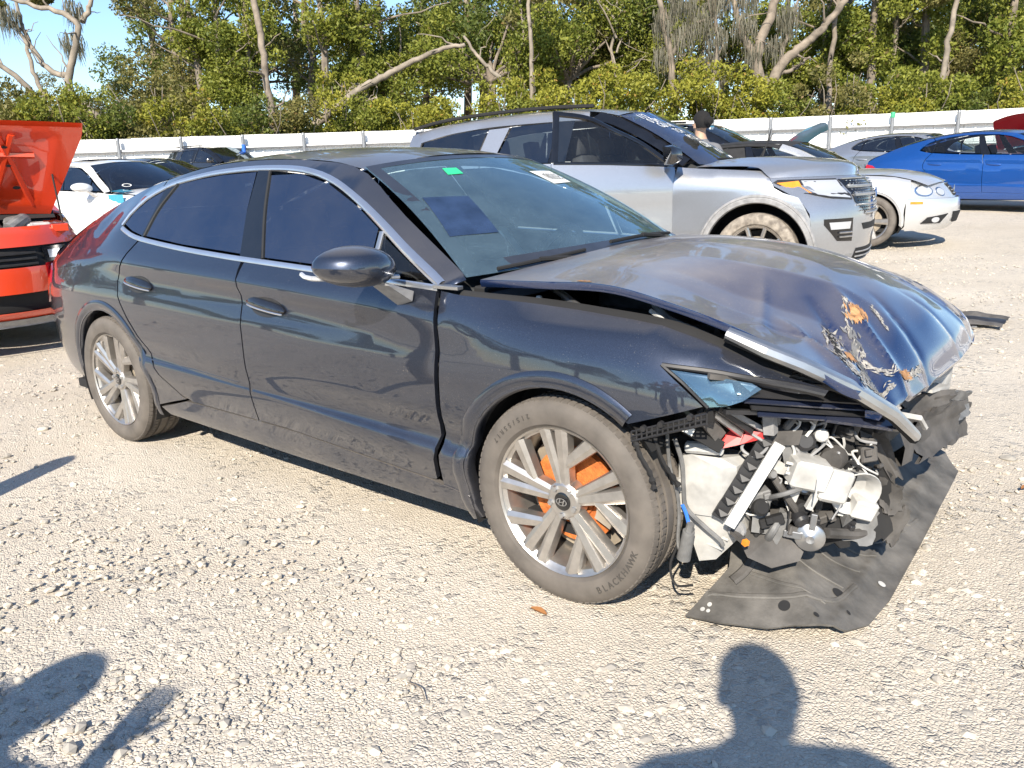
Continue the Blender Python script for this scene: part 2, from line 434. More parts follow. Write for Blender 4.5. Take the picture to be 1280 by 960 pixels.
def gvor(scale, feat, out):
    n = nt_.nodes.new('ShaderNodeTexVoronoi'); n.feature = feat; n.inputs['Scale'].default_value = scale; n.inputs['Randomness'].default_value = 1
    wv = nt_.nodes.new('ShaderNodeVectorMath'); wv.operation = 'ADD'; nt_.links.new(geo.outputs['Position'], wv.inputs[0])
    nn = nt_.nodes.new('ShaderNodeTexNoise'); nn.inputs['Scale'].default_value = scale*.8; nn.inputs['Detail'].default_value = 2
    sc = nt_.nodes.new('ShaderNodeVectorMath'); sc.operation = 'SCALE'; sc.inputs['Scale'].default_value = .5/scale
    nt_.links.new(geo.outputs['Position'], nn.inputs['Vector']); nt_.links.new(nn.outputs['Color'], sc.inputs[0]); nt_.links.new(sc.outputs[0], wv.inputs[1]); nt_.links.new(wv.outputs[0], n.inputs['Vector']); return n.outputs[out]
big = ramp(nt_, gnoise(.55, 6, .6), [(.32, 0), (.68, 1)]).outputs[0]
mid = ramp(nt_, gnoise(6, 6, .65), [(.3, 0), (.7, 1)]).outputs[0]
c = mixc(nt_, big, (.54, .475, .385), (.68, .615, .525)); c = mixc(nt_, math_(nt_, 'MULTIPLY', mid, .5), c, (.50, .44, .36))
fine = ramp(nt_, gnoise(130, 3, .6), [(.35, 0), (.65, 1)]).outputs[0]; c = mixc(nt_, math_(nt_, 'MULTIPLY', fine, .28), c, (.40, .36, .30))
cell = gvor(34, 'F1', 'Color'); sepc = nt_.nodes.new('ShaderNodeSeparateColor'); nt_.links.new(cell, sepc.inputs[0])
peb = ramp(nt_, sepc.outputs[0], [(.62, 0), (.70, 1)]).outputs[0]
patch = ramp(nt_, gnoise(1.7, 5, .6), [(.40, .1), (.62, 1)]).outputs[0]
edge = ramp(nt_, gvor(34, 'DISTANCE_TO_EDGE', 'Distance'), [(.02, 0), (.16, 1)]).outputs[0]
pm = math_(nt_, 'MULTIPLY', math_(nt_, 'MULTIPLY', peb, patch), edge)
pcol = mixc(nt_, sepc.outputs[1], (.27, .26, .245), (.52, .48, .42)); c = mixc(nt_, math_(nt_, 'MULTIPLY', pm, .75), c, pcol)
edge2 = ramp(nt_, gvor(85, 'DISTANCE_TO_EDGE', 'Distance'), [(.0, 0), (.25, 1)]).outputs[0]
nt_.links.new(c, b.inputs['Base Color']); b.inputs['Roughness'].default_value = .9; b.inputs['Specular IOR Level'].default_value = .2
hgt = math_(nt_, 'ADD', math_(nt_, 'MULTIPLY', pm, .010), math_(nt_, 'MULTIPLY', edge2, .0042)); hgt = math_(nt_, 'ADD', hgt, math_(nt_, 'MULTIPLY', gnoise(22, 6, .65), .006)); hgt = math_(nt_, 'ADD', hgt, math_(nt_, 'MULTIPLY', gnoise(150, 4, .6), .003))
bp = node(nt_, 'ShaderNodeBump'); bp.inputs['Strength'].default_value = .75; bp.inputs['Distance'].default_value = 1.0
nt_.links.new(hgt, bp.inputs['Height']); nt_.links.new(bp.outputs[0], b.inputs['Normal'])
m, nt_, b = _new('stone_mix')
at_ = node(nt_, 'ShaderNodeAttribute'); at_.attribute_name = 'tone'
sc_ = ramp(nt_, at_.outputs['Fac'], [(0, (.22, .215, .205)), (.25, (.35, .325, .29)), (.6, (.50, .455, .385)), (1, (.58, .535, .455))])
n = noise(nt_, 60, 4); nt_.links.new(mixc(nt_, math_(nt_, 'MULTIPLY', n, .5), sc_.outputs[0], (.53, .475, .395)), b.inputs['Base Color']); b.inputs['Roughness'].default_value = .9; b.inputs['Specular IOR Level'].default_value = .2
def axis(lo, hi, st, far):
    a = list(np.arange(lo, hi+1e-6, st)); s = st; x = a[-1]
    while x < far: s *= 1.28; x += s; a.append(x)
    s = st; x = a[0]; pre = []
    while x > -far: s *= 1.28; x -= s; pre.append(x)
    return pre[::-1]+a
wv = np.random.default_rng(3); KV = wv.normal(size=(26, 2)); KV = KV/np.linalg.norm(KV, axis=1)[:, None]*wv.uniform(.6, 9, 26)[:, None]; PHS = wv.uniform(0, 6.28, 26)
def gh(x, y): return G(x, y) + .0016*sum(math.sin(KV[k, 0]*x+KV[k, 1]*y+PHS[k]) for k in range(26))*min(1, 1)
xa, ya = axis(-3.5, 6.2, .07, 420), axis(-4.2, 7, .07, 420)
X, Y_ = np.meshgrid(np.array(xa), np.array(ya), indexing='ij'); Z = np.zeros_like(X)
for k in range(26): Z += .0011*np.sin(KV[k, 0]*X+KV[k, 1]*Y_+PHS[k])
d = (X-C0[0])*FD[0]+(Y_-C0[1])*FD[1]-4.6
Z = Z*(np.abs(X) < 40)*(np.abs(Y_) < 40) - .006 + np.where(d > 45, .026*45, np.where(d > .6, .026*d, np.where(d < -.6, 0, .026*(d+.6)**2/2.4)))
nx, ny = X.shape; V = np.stack([X.ravel(), Y_.ravel(), Z.ravel()], 1); I = np.arange(nx*ny).reshape(nx, ny)
F = np.stack([I[:-1, :-1].ravel(), I[1:, :-1].ravel(), I[1:, 1:].ravel(), I[:-1, 1:].ravel()], 1)
me = bpy.data.meshes.new('ground'); me.from_pydata(V.tolist(), [], F.tolist()); me.shade_smooth()
ground = put('ground', me, 'gravel'); ground['kind'] = 'structure'
# loose stones: one mass of small ones, the largest singly
def stone_proto(seed, hi=False):
    bm = bmesh.new(); bmesh.ops.create_icosphere(bm, subdivisions=2 if hi else 1, radius=1); r_ = np.random.default_rng(seed)
    ax = r_.normal(size=(7, 3)); ax /= np.linalg.norm(ax, axis=1)[:, None]; cut = r_.uniform(.55, .95, 7)
    for v in bm.verts:
        p_ = np.array(v.co)
        for a, c_ in zip(ax, cut):
            t = p_@a
            if t > c_: p_ = p_-a*(t-c_)
        v.co = p_*r_.uniform(.93, 1.05)
    bm.verts.index_update(); vs = np.array([v.co[:] for v in bm.verts]); fs = np.array([[v.index for v in f.verts] for f in bm.faces]); bm.free(); return vs, fs
protos = [stone_proto(i) for i in range(14)]
g2 = np.random.default_rng(21); NS = 120000
rad = 11*g2.uniform(0, 1, NS)**.8; ang = g2.uniform(0, 6.283, NS); sx_ = 3.0+rad*np.cos(ang); sy_ = -1.2+rad*np.sin(ang)
kp = (((sx_-C0[0])*FD[0]+(sy_-C0[1])*FD[1]) > 1.2); sx_, sy_ = sx_[kp], sy_[kp]; NS = len(sx_)
siz = np.clip(np.exp(g2.normal(-4.85, .45, NS)), .004, .022)
patchy = np.sin(sx_*2.1+sy_*1.3)+np.sin(sx_*.9-sy_*2.7+1)+np.sin(3.1*sy_+.5*sx_)
keep = g2.uniform(0, 1, NS) < .42+.20*patchy; sx_, sy_, siz = sx_[keep], sy_[keep], siz[keep]; NS = len(siz)
VV, FF, TT = [], [], []; off = 0
for i in range(NS):
    vs, fs = protos[i % 14]; a = g2.uniform(0, 6.283); c_, s_ = math.cos(a), math.sin(a); sc = siz[i]*np.array([g2.uniform(.8, 1.5), g2.uniform(.7, 1.1), g2.uniform(.35, .75)])
    q = vs*sc; q = np.stack([q[:, 0]*c_-q[:, 1]*s_, q[:, 0]*s_+q[:, 1]*c_, q[:, 2]], 1); q += (sx_[i], sy_[i], G(sx_[i], sy_[i])-.004+sc[2]*g2.uniform(-.35, .22))
    VV.append(q); FF.append(fs+off); TT.append(np.full(len(fs), g2.uniform())); off += len(vs)
VV = np.concatenate(VV); FF = np.concatenate(FF); TT = np.concatenate(TT)
me = bpy.data.meshes.new('loose_gravel'); me.from_pydata(VV.tolist(), [], FF.tolist())
at_ = me.attributes.new('tone', 'FLOAT', 'FACE'); at_.data.foreach_set('value', TT.astype(np.float32))
tag(put('loose_gravel', me, 'stone_mix'), 'pale grey and tan gravel scattered over the lot', 'gravel', kind='stuff')
big_protos = []
for i in range(8):
    vs, fs = stone_proto(100+i, True); me = bpy.data.meshes.new('stone'); me.from_pydata(vs.tolist(), [], fs.tolist()); a_ = me.attributes.new('tone', 'FLOAT', 'FACE'); a_.data.foreach_set('value', np.full(len(fs), (i*.37) % 1, np.float32)); big_protos.append(me)
for i in range(150):
    r_ = 1.2+6*g2.uniform()**.7; a = g2.uniform(0, 6.283); x, y = 3.2+r_*math.cos(a), -1.4+r_*math.sin(a)
    if ((x-C0[0])*FD[0]+(y-C0[1])*FD[1]) < 1.3 or (-.8 < y < .8 and -1 < x < 3.7): continue
    o = put('stone', big_protos[i % 8], 'stone_mix', ground); s_ = g2.uniform(.016, .034); o.location = (x, y, G(x, y)+s_*.05); o.rotation_euler = (0, 0, g2.uniform(0, 6.28)); o.scale = (s_*1.2, s_*.9, s_*.55)

# ------------------------------------------------------------------ fence: white ribbed sheets on posts and pipe rails
plain('fence_white', (.80, .80, .79), .5, var=.05, scale=1.5)
plain('cap_green', (.05, .35, .18), .5)
plain('galvanised', (.25, .26, .275), .45, metal=.5, var=.15)
FPATH = [(-46, 22.0), (-30, 26.5), (-14, 28.4), (-4, 29.4), (8, 29.8), (13, 29.2), (18, 27.2), (30, 22.5), (44, 17)]
ff = spline(FPATH, 400); fl = [np.array(at(L, D)) for L, D in ff]
cum = np.concatenate([[0], np.cumsum([np.linalg.norm((fl[i+1]-fl[i])[:2]) for i in range(len(fl)-1)])])
def fpos(s_): return np.array([np.interp(s_, cum, [q[k] for q in fl]) for k in range(3)])
fence = thing('lot_fence', 'long white ribbed metal fence with grey pipe rails behind the parked cars', 'fence', tuple(fpos(cum[-1]/2)))
fb = np.array(fence.location)
def pan():
    mb = MB(); us = []
    for k in range(3):
        o_ = -.46+.92*k/3
        us += [(o_+.0, 0), (o_+.02, .03), (o_+.06, .03), (o_+.08, 0), (o_+.14, .004), (o_+.19, 0), (o_+.25, .004)]
    us.append((.455, 0))
    mb.grid([[(u, -d_, z) for u, d_ in us] for z in (.03, 2.10)]); mb.grid([[(u, -d_+.012, z) for u, d_ in us] for z in (2.10, .03)]); mb.grid([[(u, -d_+q, 2.10) for u, d_ in us] for q in (0, .012)])
    return mb.mesh('panel', 0)
pm_ = pan(); s_ = .5
while s_ < cum[-1]-.5:
    p_, q = fpos(s_), fpos(s_+.1); a = math.atan2(q[1]-p_[1], q[0]-p_[0]); o = put('panel', pm_, 'fence_white', fence); o.location = tuple(p_-fb+np.array([0, 0, g2.uniform(-.012, .012)])); o.rotation_euler = (g2.uniform(-.006, .006), 0, a); s_ += .92
nrm = lambda s_: (lambda t: np.array([t[1], -t[0], 0])/np.linalg.norm(t[:2]))(fpos(s_+.1)-fpos(s_-.1))
def postm():
    mb = MB(); mb.lathe([(.062, 0), (.062, 2.02), (.066, 2.025), (.066, 2.06), (.045, 2.10), (0, 2.115)], 14); mb.v = [(x, z, y) for x, y, z in mb.v]; return mb.mesh('post')
pmesh = postm(); s_ = .9; kk = 0
while s_ < cum[-1]-.5:
    p_ = fpos(s_)+nrm(s_)*.22; o = put('post', pmesh, 'galvanised', fence); o.location = tuple(p_-fb); s_ += 2.05
    L_ = (p_[:2]-C0)@RD
    if abs(L_-12.97) < 1.02: mb = MB(); mb.lathe([(.0, 2.14), (.07, 2.13), (.075, 2.10), (.075, 1.95), (.068, 1.95)], 14); mb.v = [(x, z, y) for x, y, z in mb.v]; mb.link('post_cap', 'cap_green', o)
    if abs(L_+9.46) < 1.02: mb = MB(); mb.lathe([(.064, 1.45), (.068, 1.45), (.068, 1.78), (.064, 1.78)], 14); mb.v = [(x, z, y) for x, y, z in mb.v]; mb.link('post_tape', 'blue_plastic', o)
for hz in (.38, 1.02, 1.68):
    pts = [fpos(s_)+nrm(s_)*.12+np.array([0, 0, hz])-fb for s_ in np.linspace(.3, cum[-1]-.3, 90)]
    MB().tube(pts, .062, 8).link('rail', 'galvanised', fence)

# ------------------------------------------------------------------ trees
def leafmat(name, lo, hi, dead=(.16, .12, .05)):
    m, nt, b = _new(name); at_ = node(nt, 'ShaderNodeAttribute'); at_.attribute_name = 'tone'
    c = ramp(nt, at_.outputs['Fac'], [(0, lo), (.85, hi), (1, dead)]).outputs[0]
    nt.links.new(c, b.inputs['Base Color']); b.inputs['Roughness'].default_value = .55; b.inputs['Specular IOR Level'].default_value = .35
    tl = node(nt, 'ShaderNodeBsdfTranslucent'); nt.links.new(mixc(nt, .5, c, (.16, .20, .03)), tl.inputs[0])
    mx = node(nt, 'ShaderNodeMixShader'); mx.inputs[0].default_value = .36; nt.links.new(b.outputs[0], mx.inputs[1]); nt.links.new(tl.outputs[0], mx.inputs[2])
    nt.links.new(mx.outputs[0], nt.nodes['Material Output'].inputs[0]); return m
leafmat('leaf_dark', (.045, .075, .016), (.19, .22, .045))
leafmat('leaf_mid', (.095, .13, .020), (.31, .32, .052))
leafmat('leaf_yellow', (.16, .175, .022), (.40, .38, .055), (.36, .23, .05))
leafmat('leaf_olive', (.11, .11, .032), (.28, .25, .085), (.24, .16, .06))
leafmat('moss', (.11, .105, .075), (.25, .235, .185), (.2, .17, .12))
plain('bark', (.20, .165, .13), .9, var=.45, scale=3, bump=.6, bscale=14)
plain('bark_pale', (.23, .195, .155), .85, var=.35, scale=3, bump=.5, bscale=14)
def leaves(clumps, n, size, seed, hang=0.0):
    """leaf-sized quads spread through clumps [(x, y, z, r)]"""
    r_ = np.random.default_rng(seed); cl = np.array(clumps); w_ = cl[:, 3]**2; idx = r_.choice(len(cl), n, p=w_/w_.sum())
    dv = r_.normal(size=(n, 3)); dv /= np.linalg.norm(dv, axis=1)[:, None]; rr = cl[idx, 3]*r_.uniform(.25, 1, n)**.5*r_.uniform(.8, 1.12, n)
    c = cl[idx, :3]+dv*rr[:, None]*np.array([1, 1, .8]); s = size*r_.uniform(.55, 1.35, n)
    a = r_.normal(size=(n, 3)); a /= np.linalg.norm(a, axis=1)[:, None]; bb = np.cross(a, r_.normal(size=(n, 3))); bb /= np.linalg.norm(bb, axis=1)[:, None]
    if hang:
        a = np.tile([0, 0, -1.0], (n, 1))+r_.normal(size=(n, 3))*.12; L = (hang*r_.uniform(.4, 1.3, n))[:, None]; s_ = s[:, None]*.35
        V = np.stack([c-bb*s_, c+bb*s_, c+a*L+bb*s_*.25, c+a*L-bb*s_*.25], 1)
    else:
        V = np.stack([c-a*s[:, None], c+bb*s[:, None]*.48, c+a*s[:, None], c-bb*s[:, None]*.48], 1)
    tone = np.clip(r_.uniform(0, .8, n)*.65+.35*r_.uniform(0, 1, len(cl))[idx], 0, .84); tone[r_.uniform(size=n) < .025] = 1
    me = bpy.data.meshes.new('crown'); me.from_pydata(V.reshape(-1, 3).tolist(), [], np.arange(4*n).reshape(n, 4).tolist())
    me.attributes.new('tone', 'FLOAT', 'FACE').data.foreach_set('value', tone.astype(np.float32)); return me
def limb(mb, a, b, r0, r1, rg, wob=.12, n=7):
    a, b = np.array(a, float), np.array(b, float); L = np.linalg.norm(b-a); p_ = [a+(b-a)*i/(n-1)+(rg.normal(size=3)*wob*L/n if 0 < i < n-1 else 0) for i in range(n)]
    mb.tube(p_, [r0+(r1-r0)*i/(n-1) for i in range(n)], 7); return p_
def tree_kind(kind, seed):
    rg = np.random.default_rng(seed); mb = MB(); cl = []
    if kind == 'tall':          # tall loose hardwood, crown high with gaps
        H = 13+2*rg.uniform(); limb(mb, (0, 0, -.2), (rg.normal()*.4, rg.normal()*.4, H*.8), .24, .08, rg, .1, 9)
        for k in range(15):
            z = H*(.30+.68*k/15); a = rg.uniform(0, 6.28); q = (1.2+2.0*rg.uniform())*(1.1-.5*k/15); e = (q*math.cos(a), q*math.sin(a), z+rg.uniform(.2, 1.3)); limb(mb, (0, 0, z-.6), e, .07, .02, rg)
            cl.append((*e, rg.uniform(.55, 1.2)))
            for _ in range(2): cl.append((e[0]*rg.uniform(.4, 1.1)+rg.normal()*.4, e[1]*rg.uniform(.4, 1.1)+rg.normal()*.4, e[2]+rg.normal()*.6, rg.uniform(.35, .8)))
        lf = leaves(cl, 9500, .095, seed)
    elif kind == 'column':      # vine-wrapped dense column
        H = 10+3*rg.uniform(); limb(mb, (0, 0, -.2), (0, 0, H*.9), .2, .06, rg, .05, 7)
        for k in range(46):
            z = .8+(H-.8)*rg.uniform(); a = rg.uniform(0, 6.28); q = rg.uniform(.3, 1.5)*(1-.45*z/H); cl.append((q*math.cos(a), q*math.sin(a), z, rg.uniform(.35, .85)))
        for k in range(6): limb(mb, (0, 0, H*(.2+.1*k)), (rg.normal()*1.2, rg.normal()*1.2, H*(.25+.11*k)), .05, .015, rg)
        lf = leaves(cl, 12500, .082, seed)
    elif kind == 'round':       # spreading evergreen oak
        H = 9+2*rg.uniform(); limb(mb, (0, 0, -.2), (.2, .1, H*.5), .3, .18, rg, .1)
        for k in range(22):
            a = rg.uniform(0, 6.28); q = 3.4*rg.uniform()**.6; z = H*(.42+.5*rg.uniform()*(1-q/5)); e = (q*math.cos(a), q*math.sin(a), z); limb(mb, (.15, .05, H*.42), e, .1, .02, rg)
            cl.append((*e, rg.uniform(.6, 1.25)))
        lf = leaves(cl, 12500, .09, seed)
    elif kind == 'bush':
        H = 3.6+1.2*rg.uniform()
        for k in range(26):
            a = rg.uniform(0, 6.28); q = 1.7*rg.uniform()**.6; cl.append((q*math.cos(a), q*math.sin(a), .7+(H-.9)*rg.uniform()*(1-.25*q/1.7), rg.uniform(.3, .65)))
        for k in range(7): limb(mb, (rg.normal()*.15, rg.normal()*.15, -.1), (rg.normal()*.9, rg.normal()*.9, H*.75), .035, .012, rg)
        lf = leaves(cl, 7500, .07, seed)
    elif kind == 'bare':        # thin half-bare tree, twiggy
        H = 12+2*rg.uniform(); limb(mb, (0, 0, -.2), (rg.normal()*.7, rg.normal()*.5, H), .09, .02, rg, .12, 9)
        for k in range(16):
            z = H*(.3+.66*k/16); a = rg.uniform(0, 6.28); q = rg.uniform(.8, 2.2); e = np.array((q*math.cos(a), q*math.sin(a), z+rg.uniform(.4, 1.6))); limb(mb, (0, 0, z-.4), e, .045, .012, rg)
            for _ in range(3): t = e+rg.normal(size=3)*.6; limb(mb, e*.8+np.array([0, 0, z*.2]), t, .016, .006, rg, .2, 5)
            if rg.uniform() < .6: cl.append((*e, rg.uniform(.25, .6)))
        lf = leaves(cl, 1900, .10, seed)
    return mb.mesh('trunk', 50), lf
KINDS = {}
for kd, ns in (('tall', 4), ('column', 3), ('round', 3), ('bush', 5), ('bare', 3)):
    for i in range(ns): KINDS[kd, i] = tree_kind(kd, 40+7*i+len(kd))
def tree(kind, var, mat, name, L, D, label, group, sc=1, bark='bark', zs_=1):
    tr_, lf = KINDS[kind, var]; x, y, z = at(L, D); t = thing(name, label, 'bush' if kind == 'bush' else 'tree', (x, y, z), float(g2.uniform(0, 6.28)), group, (sc, sc, sc*zs_))
    put('trunk' if kind != 'bush' else 'stems', tr_, bark, t); put('crown' if kind != 'bush' else 'foliage', lf, mat, t); return t
WOOD = [  # kind, material, D, L list
 ('round', 'leaf_dark', 40, [-11.0, -6.2, -1.0, 2.2, 4.6, 16.4, 19.2], 'dark_oak', 'dark green bushy oak beyond the fence', 'dark oaks beyond the fence', 1.0),
 ('column', 'leaf_mid', 35.5, [-12.6, -11.4, -10.2, -7.2, -5.9, 15.2, 17.6, 13.4, 20.6], 'vine_covered_tree', 'vine covered green tree growing upright beyond the fence', 'vine covered trees beyond the fence', 1.0),
 ('tall', 'leaf_dark', 45, [-14.2, -12.6, -9.0, -5.0, -3.4, -1.6, .4, 2.0, 3.6, 5.6, 12.2, 17.8, 20.8], 'tall_tree', 'tall loose crowned tree beyond the fence', 'tall trees beyond the fence', 1.0),
 ('tall', 'leaf_olive', 40, [-13.4, -7.6, 3.6, 8.4, 14.6, 22.6, 19.6], 'olive_tree', 'olive brown leaved tree beyond the fence', 'olive leaved trees beyond the fence', .92),
 ('round', 'leaf_olive', 37, [-19.6, -17.4, -15.2, 18.6, 21.4, 12.6], 'olive_oak', 'low olive leaved oak beyond the fence', 'olive oaks beyond the fence', .60),
 ('round', 'leaf_mid', 38, [-4.2, -.6, 3.0, 6.4, 9.4, 13.4, 21.0], 'green_oak', 'bright green bushy oak beyond the fence', 'bright green oaks beyond the fence', .88),
 ('bare', 'leaf_olive', 36.5, [.9, 4.9, 8.0, 16.4], 'bare_tree', 'thin half bare tree with pale twigs beyond the fence', 'half bare trees beyond the fence', 1.0),
 ('bare', 'moss', 39, [7.2], 'bare_tree', 'thin half bare tree with pale twigs beyond the fence', 'half bare trees beyond the fence', 1.05)]
ORD = ['first', 'second', 'third', 'fourth', 'fifth', 'sixth', 'seventh', 'eighth', 'ninth', 'tenth', 'eleventh', 'twelfth', 'thirteenth', 'fourteenth', 'fifteenth', 'sixteenth', 'seventeenth', 'eighteenth', 'nineteenth', 'twentieth', 'leftmost']
made = {}
for kd, mt, D, Ls, nm, lb, gp, sc in WOOD:
    nv = sum(1 for k in KINDS if k[0] == kd)
    for i, L in enumerate(Ls): made.setdefault(gp, []).append((L, tree(kd, i % nv, mt, nm, L*D/36, D+float(g2.uniform(-1.5, 1.5)), lb, gp, sc*float(g2.uniform(.9, 1.12)), 'bark_pale' if kd == 'bare' else 'bark')))
for i, L in enumerate(np.arange(-20.5, 23, 1.28)):
    yel = -5.6 < L < 11 or (L > 13 and i % 3 == 0)
    mt = ('leaf_yellow' if i % 4 else 'leaf_mid') if yel else ('leaf_mid', 'leaf_dark', 'leaf_olive', 'leaf_yellow')[i % 4]
    lb, gp = {'leaf_yellow': ('yellow green bush growing just behind the white fence', 'yellow bushes behind the fence'), 'leaf_mid': ('mid green bush growing just behind the white fence', 'green bushes behind the fence'), 'leaf_dark': ('dark green bush growing just behind the white fence', 'dark bushes behind the fence'), 'leaf_olive': ('olive brown bush growing just behind the white fence', 'olive bushes behind the fence')}[mt]
    Df = float(np.interp(L, [a[0] for a in FPATH], [a[1] for a in FPATH]))
    made.setdefault(gp, []).append((float(L), tree('bush', i % 5, mt, 'bush', float(L), Df+2.4+float(g2.uniform(-.4, .8)), lb, gp, float(g2.uniform(.78, 1.18)), 'bark_pale')))
for gp, L_ in made.items():
    for i, (L, o) in enumerate(sorted(L_, key=lambda q: q[0])): o['label'] = o['label'].replace(' growing', '').replace(' standing', '') + ', ' + (ORD[i] + ' from the left' if i else 'leftmost of its kind')
# a far dark mass that closes the view between the trunks
r_ = np.random.default_rng(5); cl = []
for L in np.arange(-48, 50, 1.5):
    x, y, z = at(L, 56+r_.uniform(-3, 3))
    for k in range(3): cl.append((x+r_.normal(), y+r_.normal(), z+r_.uniform(.5, 4.2), r_.uniform(1.0, 1.7)))
tag(put('far_woods', leaves(cl, 26000, .22, 9), 'leaf_dark'), 'dark green woods far behind the trees', 'woods', kind='stuff')
# trees one can tell apart
DT = 32.6
def pathtree(name, label, limbs, bark='bark', crowns=(), moss=(), D=DT):
    t = thing(name, label, 'tree', at(limbs[0][0][0][0], D)); b0 = np.array(t.location); mb = MB(); rg = np.random.default_rng(len(label))
    def W(L, z, dd=0): return np.array(at(L, D+dd, z))-b0
    for pts, r0, r1, dd in limbs:
        P = [W(L, z, dd*i/(len(pts)-1)) for i, (L, z) in enumerate(pts)]; P = spline(P, 5*len(pts)); P = [np.array(p_)+rg.normal(size=3)*.025 for p_ in P]
        mb.tube(P, [r0+(r1-r0)*(i/(len(P)-1))**.8 for i in range(len(P))], 9)
        for k in range(3, len(P)-1, 3):
            if r1 < .12 and rg.uniform() < .7: q = P[k]; e = q+rg.normal(size=3)*np.array([.5, .5, .5])+np.array([0, 0, .3]); limb(mb, q, e, r1*.45+.01, .008, rg, .3, 5)
    mb.link('trunk', bark, t, 60)
    if crowns: put('crown', leaves([(*W(L, z, dd), r) for L, z, r, dd in crowns], int(900*len(crowns)), .10, 77), 'leaf_olive', t)
    if moss: put('hanging_moss', leaves([(*W(L, z, dd), r) for L, z, r, dd in moss], int(190*len(moss)), .060, 78, .62), 'moss', t)['kind'] = 'stuff'
    return t
zb = .5
pathtree('bare_oak', 'big crooked grey oak with bare forked limbs rising behind the raised red hood', [
    ([(-15.6, zb), (-15.81, 2.98), (-16.34, 4.23), (-16.37, 5.1), (-15.88, 6.21), (-15.66, 7.1), (-16.49, 7.48), (-17.9, 7.93)], .24, .07, -.6), ([(-16.3, zb), (-16.67, 3.01), (-17.5, 4.27), (-18.11, 5.24), (-19.18, 5.98), (-20.5, 6.6)], .18, .07, -1),
    ([(-17.5, 4.27), (-17.8, 5.29), (-18.11, 6.84), (-18.84, 7.69), (-19.4, 8.6)], .10, .04, .4), ([(-16.41, 5.24), (-17.16, 5.46), (-17.76, 6.27), (-18.11, 7.12), (-18.3, 8.5)], .13, .05, .5), ([(-16.31, 4.38), (-15.75, 3.92), (-15.11, 3.08), (-14.8, 2.2)], .18, .09, -.5),
    ([(-15.66, 7.1), (-15.2, 7.9), (-15.4, 9)], .12, .04, 0)], 'bark_pale', [(-17.6, 8.3, .5, 1), (-16.2, 8.4, .45, 0), (-19.2, 7.9, .5, .5)], [(-16.4, 6.6, .5, .5), (-18.4, 7.5, .5, 0), (-15.9, 7.7, .4, 0)])
pathtree('leaning_dead_tree', 'pale dead trunk leaning far to the right over the bushes behind the fence', [([(-9.2, zb+1.2), (-8.04, 2.56), (-7.37, 3.07), (-6.06, 3.96), (-4.94, 4.59), (-3.52, 5.21), (-2.65, 5.52), (-1.92, 5.72), (-1.3, 5.75)], .24, .07, -1.0), ([(-6.06, 3.96), (-5.77, 4.53), (-5.51, 4.67)], .12, .06, .3), ([(-5.9, 4.0), (-5.2, 4.02), (-4.6, 4.1)], .08, .03, -.3)], 'bark_pale')
pathtree('pole_trunk', 'straight slightly leaning bare pole trunk in front of the vine covered trees', [([(-8.36, zb), (-8.42, 2.52), (-8.48, 3.85), (-8.56, 5.75), (-8.7, 9.1)], .14, .11, 0)], 'bark', D=30.9)
pathtree('mossy_oak', 'gnarled oak with twisted dark limbs and grey hanging moss behind the silver cars', [
    ([(9.9, zb), (9.91, 2.81), (9.98, 3.98), (9.71, 4.99), (9.97, 5.97), (10.36, 7.07), (10.5, 8.6)], .36, .12, 0), ([(9.98, 3.6), (10.38, 4.3), (10.78, 4.96), (11.51, 5.5), (12.22, 6.18), (12.82, 6.99), (13.2, 8)], .24, .09, -.6), ([(9.8, 4.8), (9.21, 5.99), (8.86, 7.11), (8.7, 8.4)], .18, .07, .3), ([(10.5, 4.5), (11.0, 4.6), (11.6, 5.0)], .11, .04, -.5), ([(10.6, 4.75), (10.9, 5.8), (11.3, 6.9)], .1, .04, .3)], 'bark',
    [(10.4, 8.2, .7, 0), (12.6, 7.6, .6, 0), (8.8, 7.9, .6, 0)], [(9.2, 6.4, .5, 0), (9.6, 5.4, .4, 0), (10.4, 5.6, .4, 0), (9.3, 7.3, .5, 0), (10.9, 6.6, .5, 0), (9.9, 4.4, .3, 0)])
pathtree('moss_draped_tree', 'grey tree draped in long curtains of hanging moss left of the gnarled oak', [([(6.5, zb), (6.62, 3.21), (6.38, 5.52), (6.02, 7.2), (6.0, 9)], .2, .08, 0), ([(7.9, zb), (8.0, 3.4), (8.2, 5.5), (8.0, 7.6)], .16, .06, 0), ([(6.4, 5.2), (7.2, 6.2), (8.3, 6.6)], .1, .04, 0)], 'bark',
    [(6.2, 7.8, .6, 0)], [(6.2, 6.6, .55, 0), (6.9, 6.0, .5, 0), (7.5, 6.5, .6, 0), (8.1, 6.0, .55, 0), (7.8, 5.0, .5, 0), (8.3, 7.2, .6, 0), (6.9, 7.2, .6, 0), (7.2, 4.6, .4, 0), (6.1, 5.4, .4, 0), (8.5, 4.6, .4, 0)])
pathtree('broken_snag', 'short broken pale trunk pointing up left above the yellow bushes', [([(.9, 3.0), (.1, 4.41), (-.49, 5.03), (-1.07, 5.7), (-1.4, 6.2)], .13, .05, 0)], 'bark_pale')
pathtree('thin_pale_tree', 'thin straight pale trunk above the yellow bushes by the snag', [([(1.1, zb), (1.12, 3.68), (1.14, 5.68), (1.09, 7.35), (1.1, 10)], .11, .06, 0)], 'bark_pale', [(1.1, 8.6, .6, 0), (1.5, 7.6, .4, 0)])
pathtree('thin_grey_tree', 'thin upright grey trunk just right of the gnarled oak', [([(12.6, zb), (12.6, 3.02), (12.6, 5.04), (12.7, 6.99), (12.9, 9.5)], .13, .07, 0)], 'bark', [(12.8, 8.4, .7, 0)])
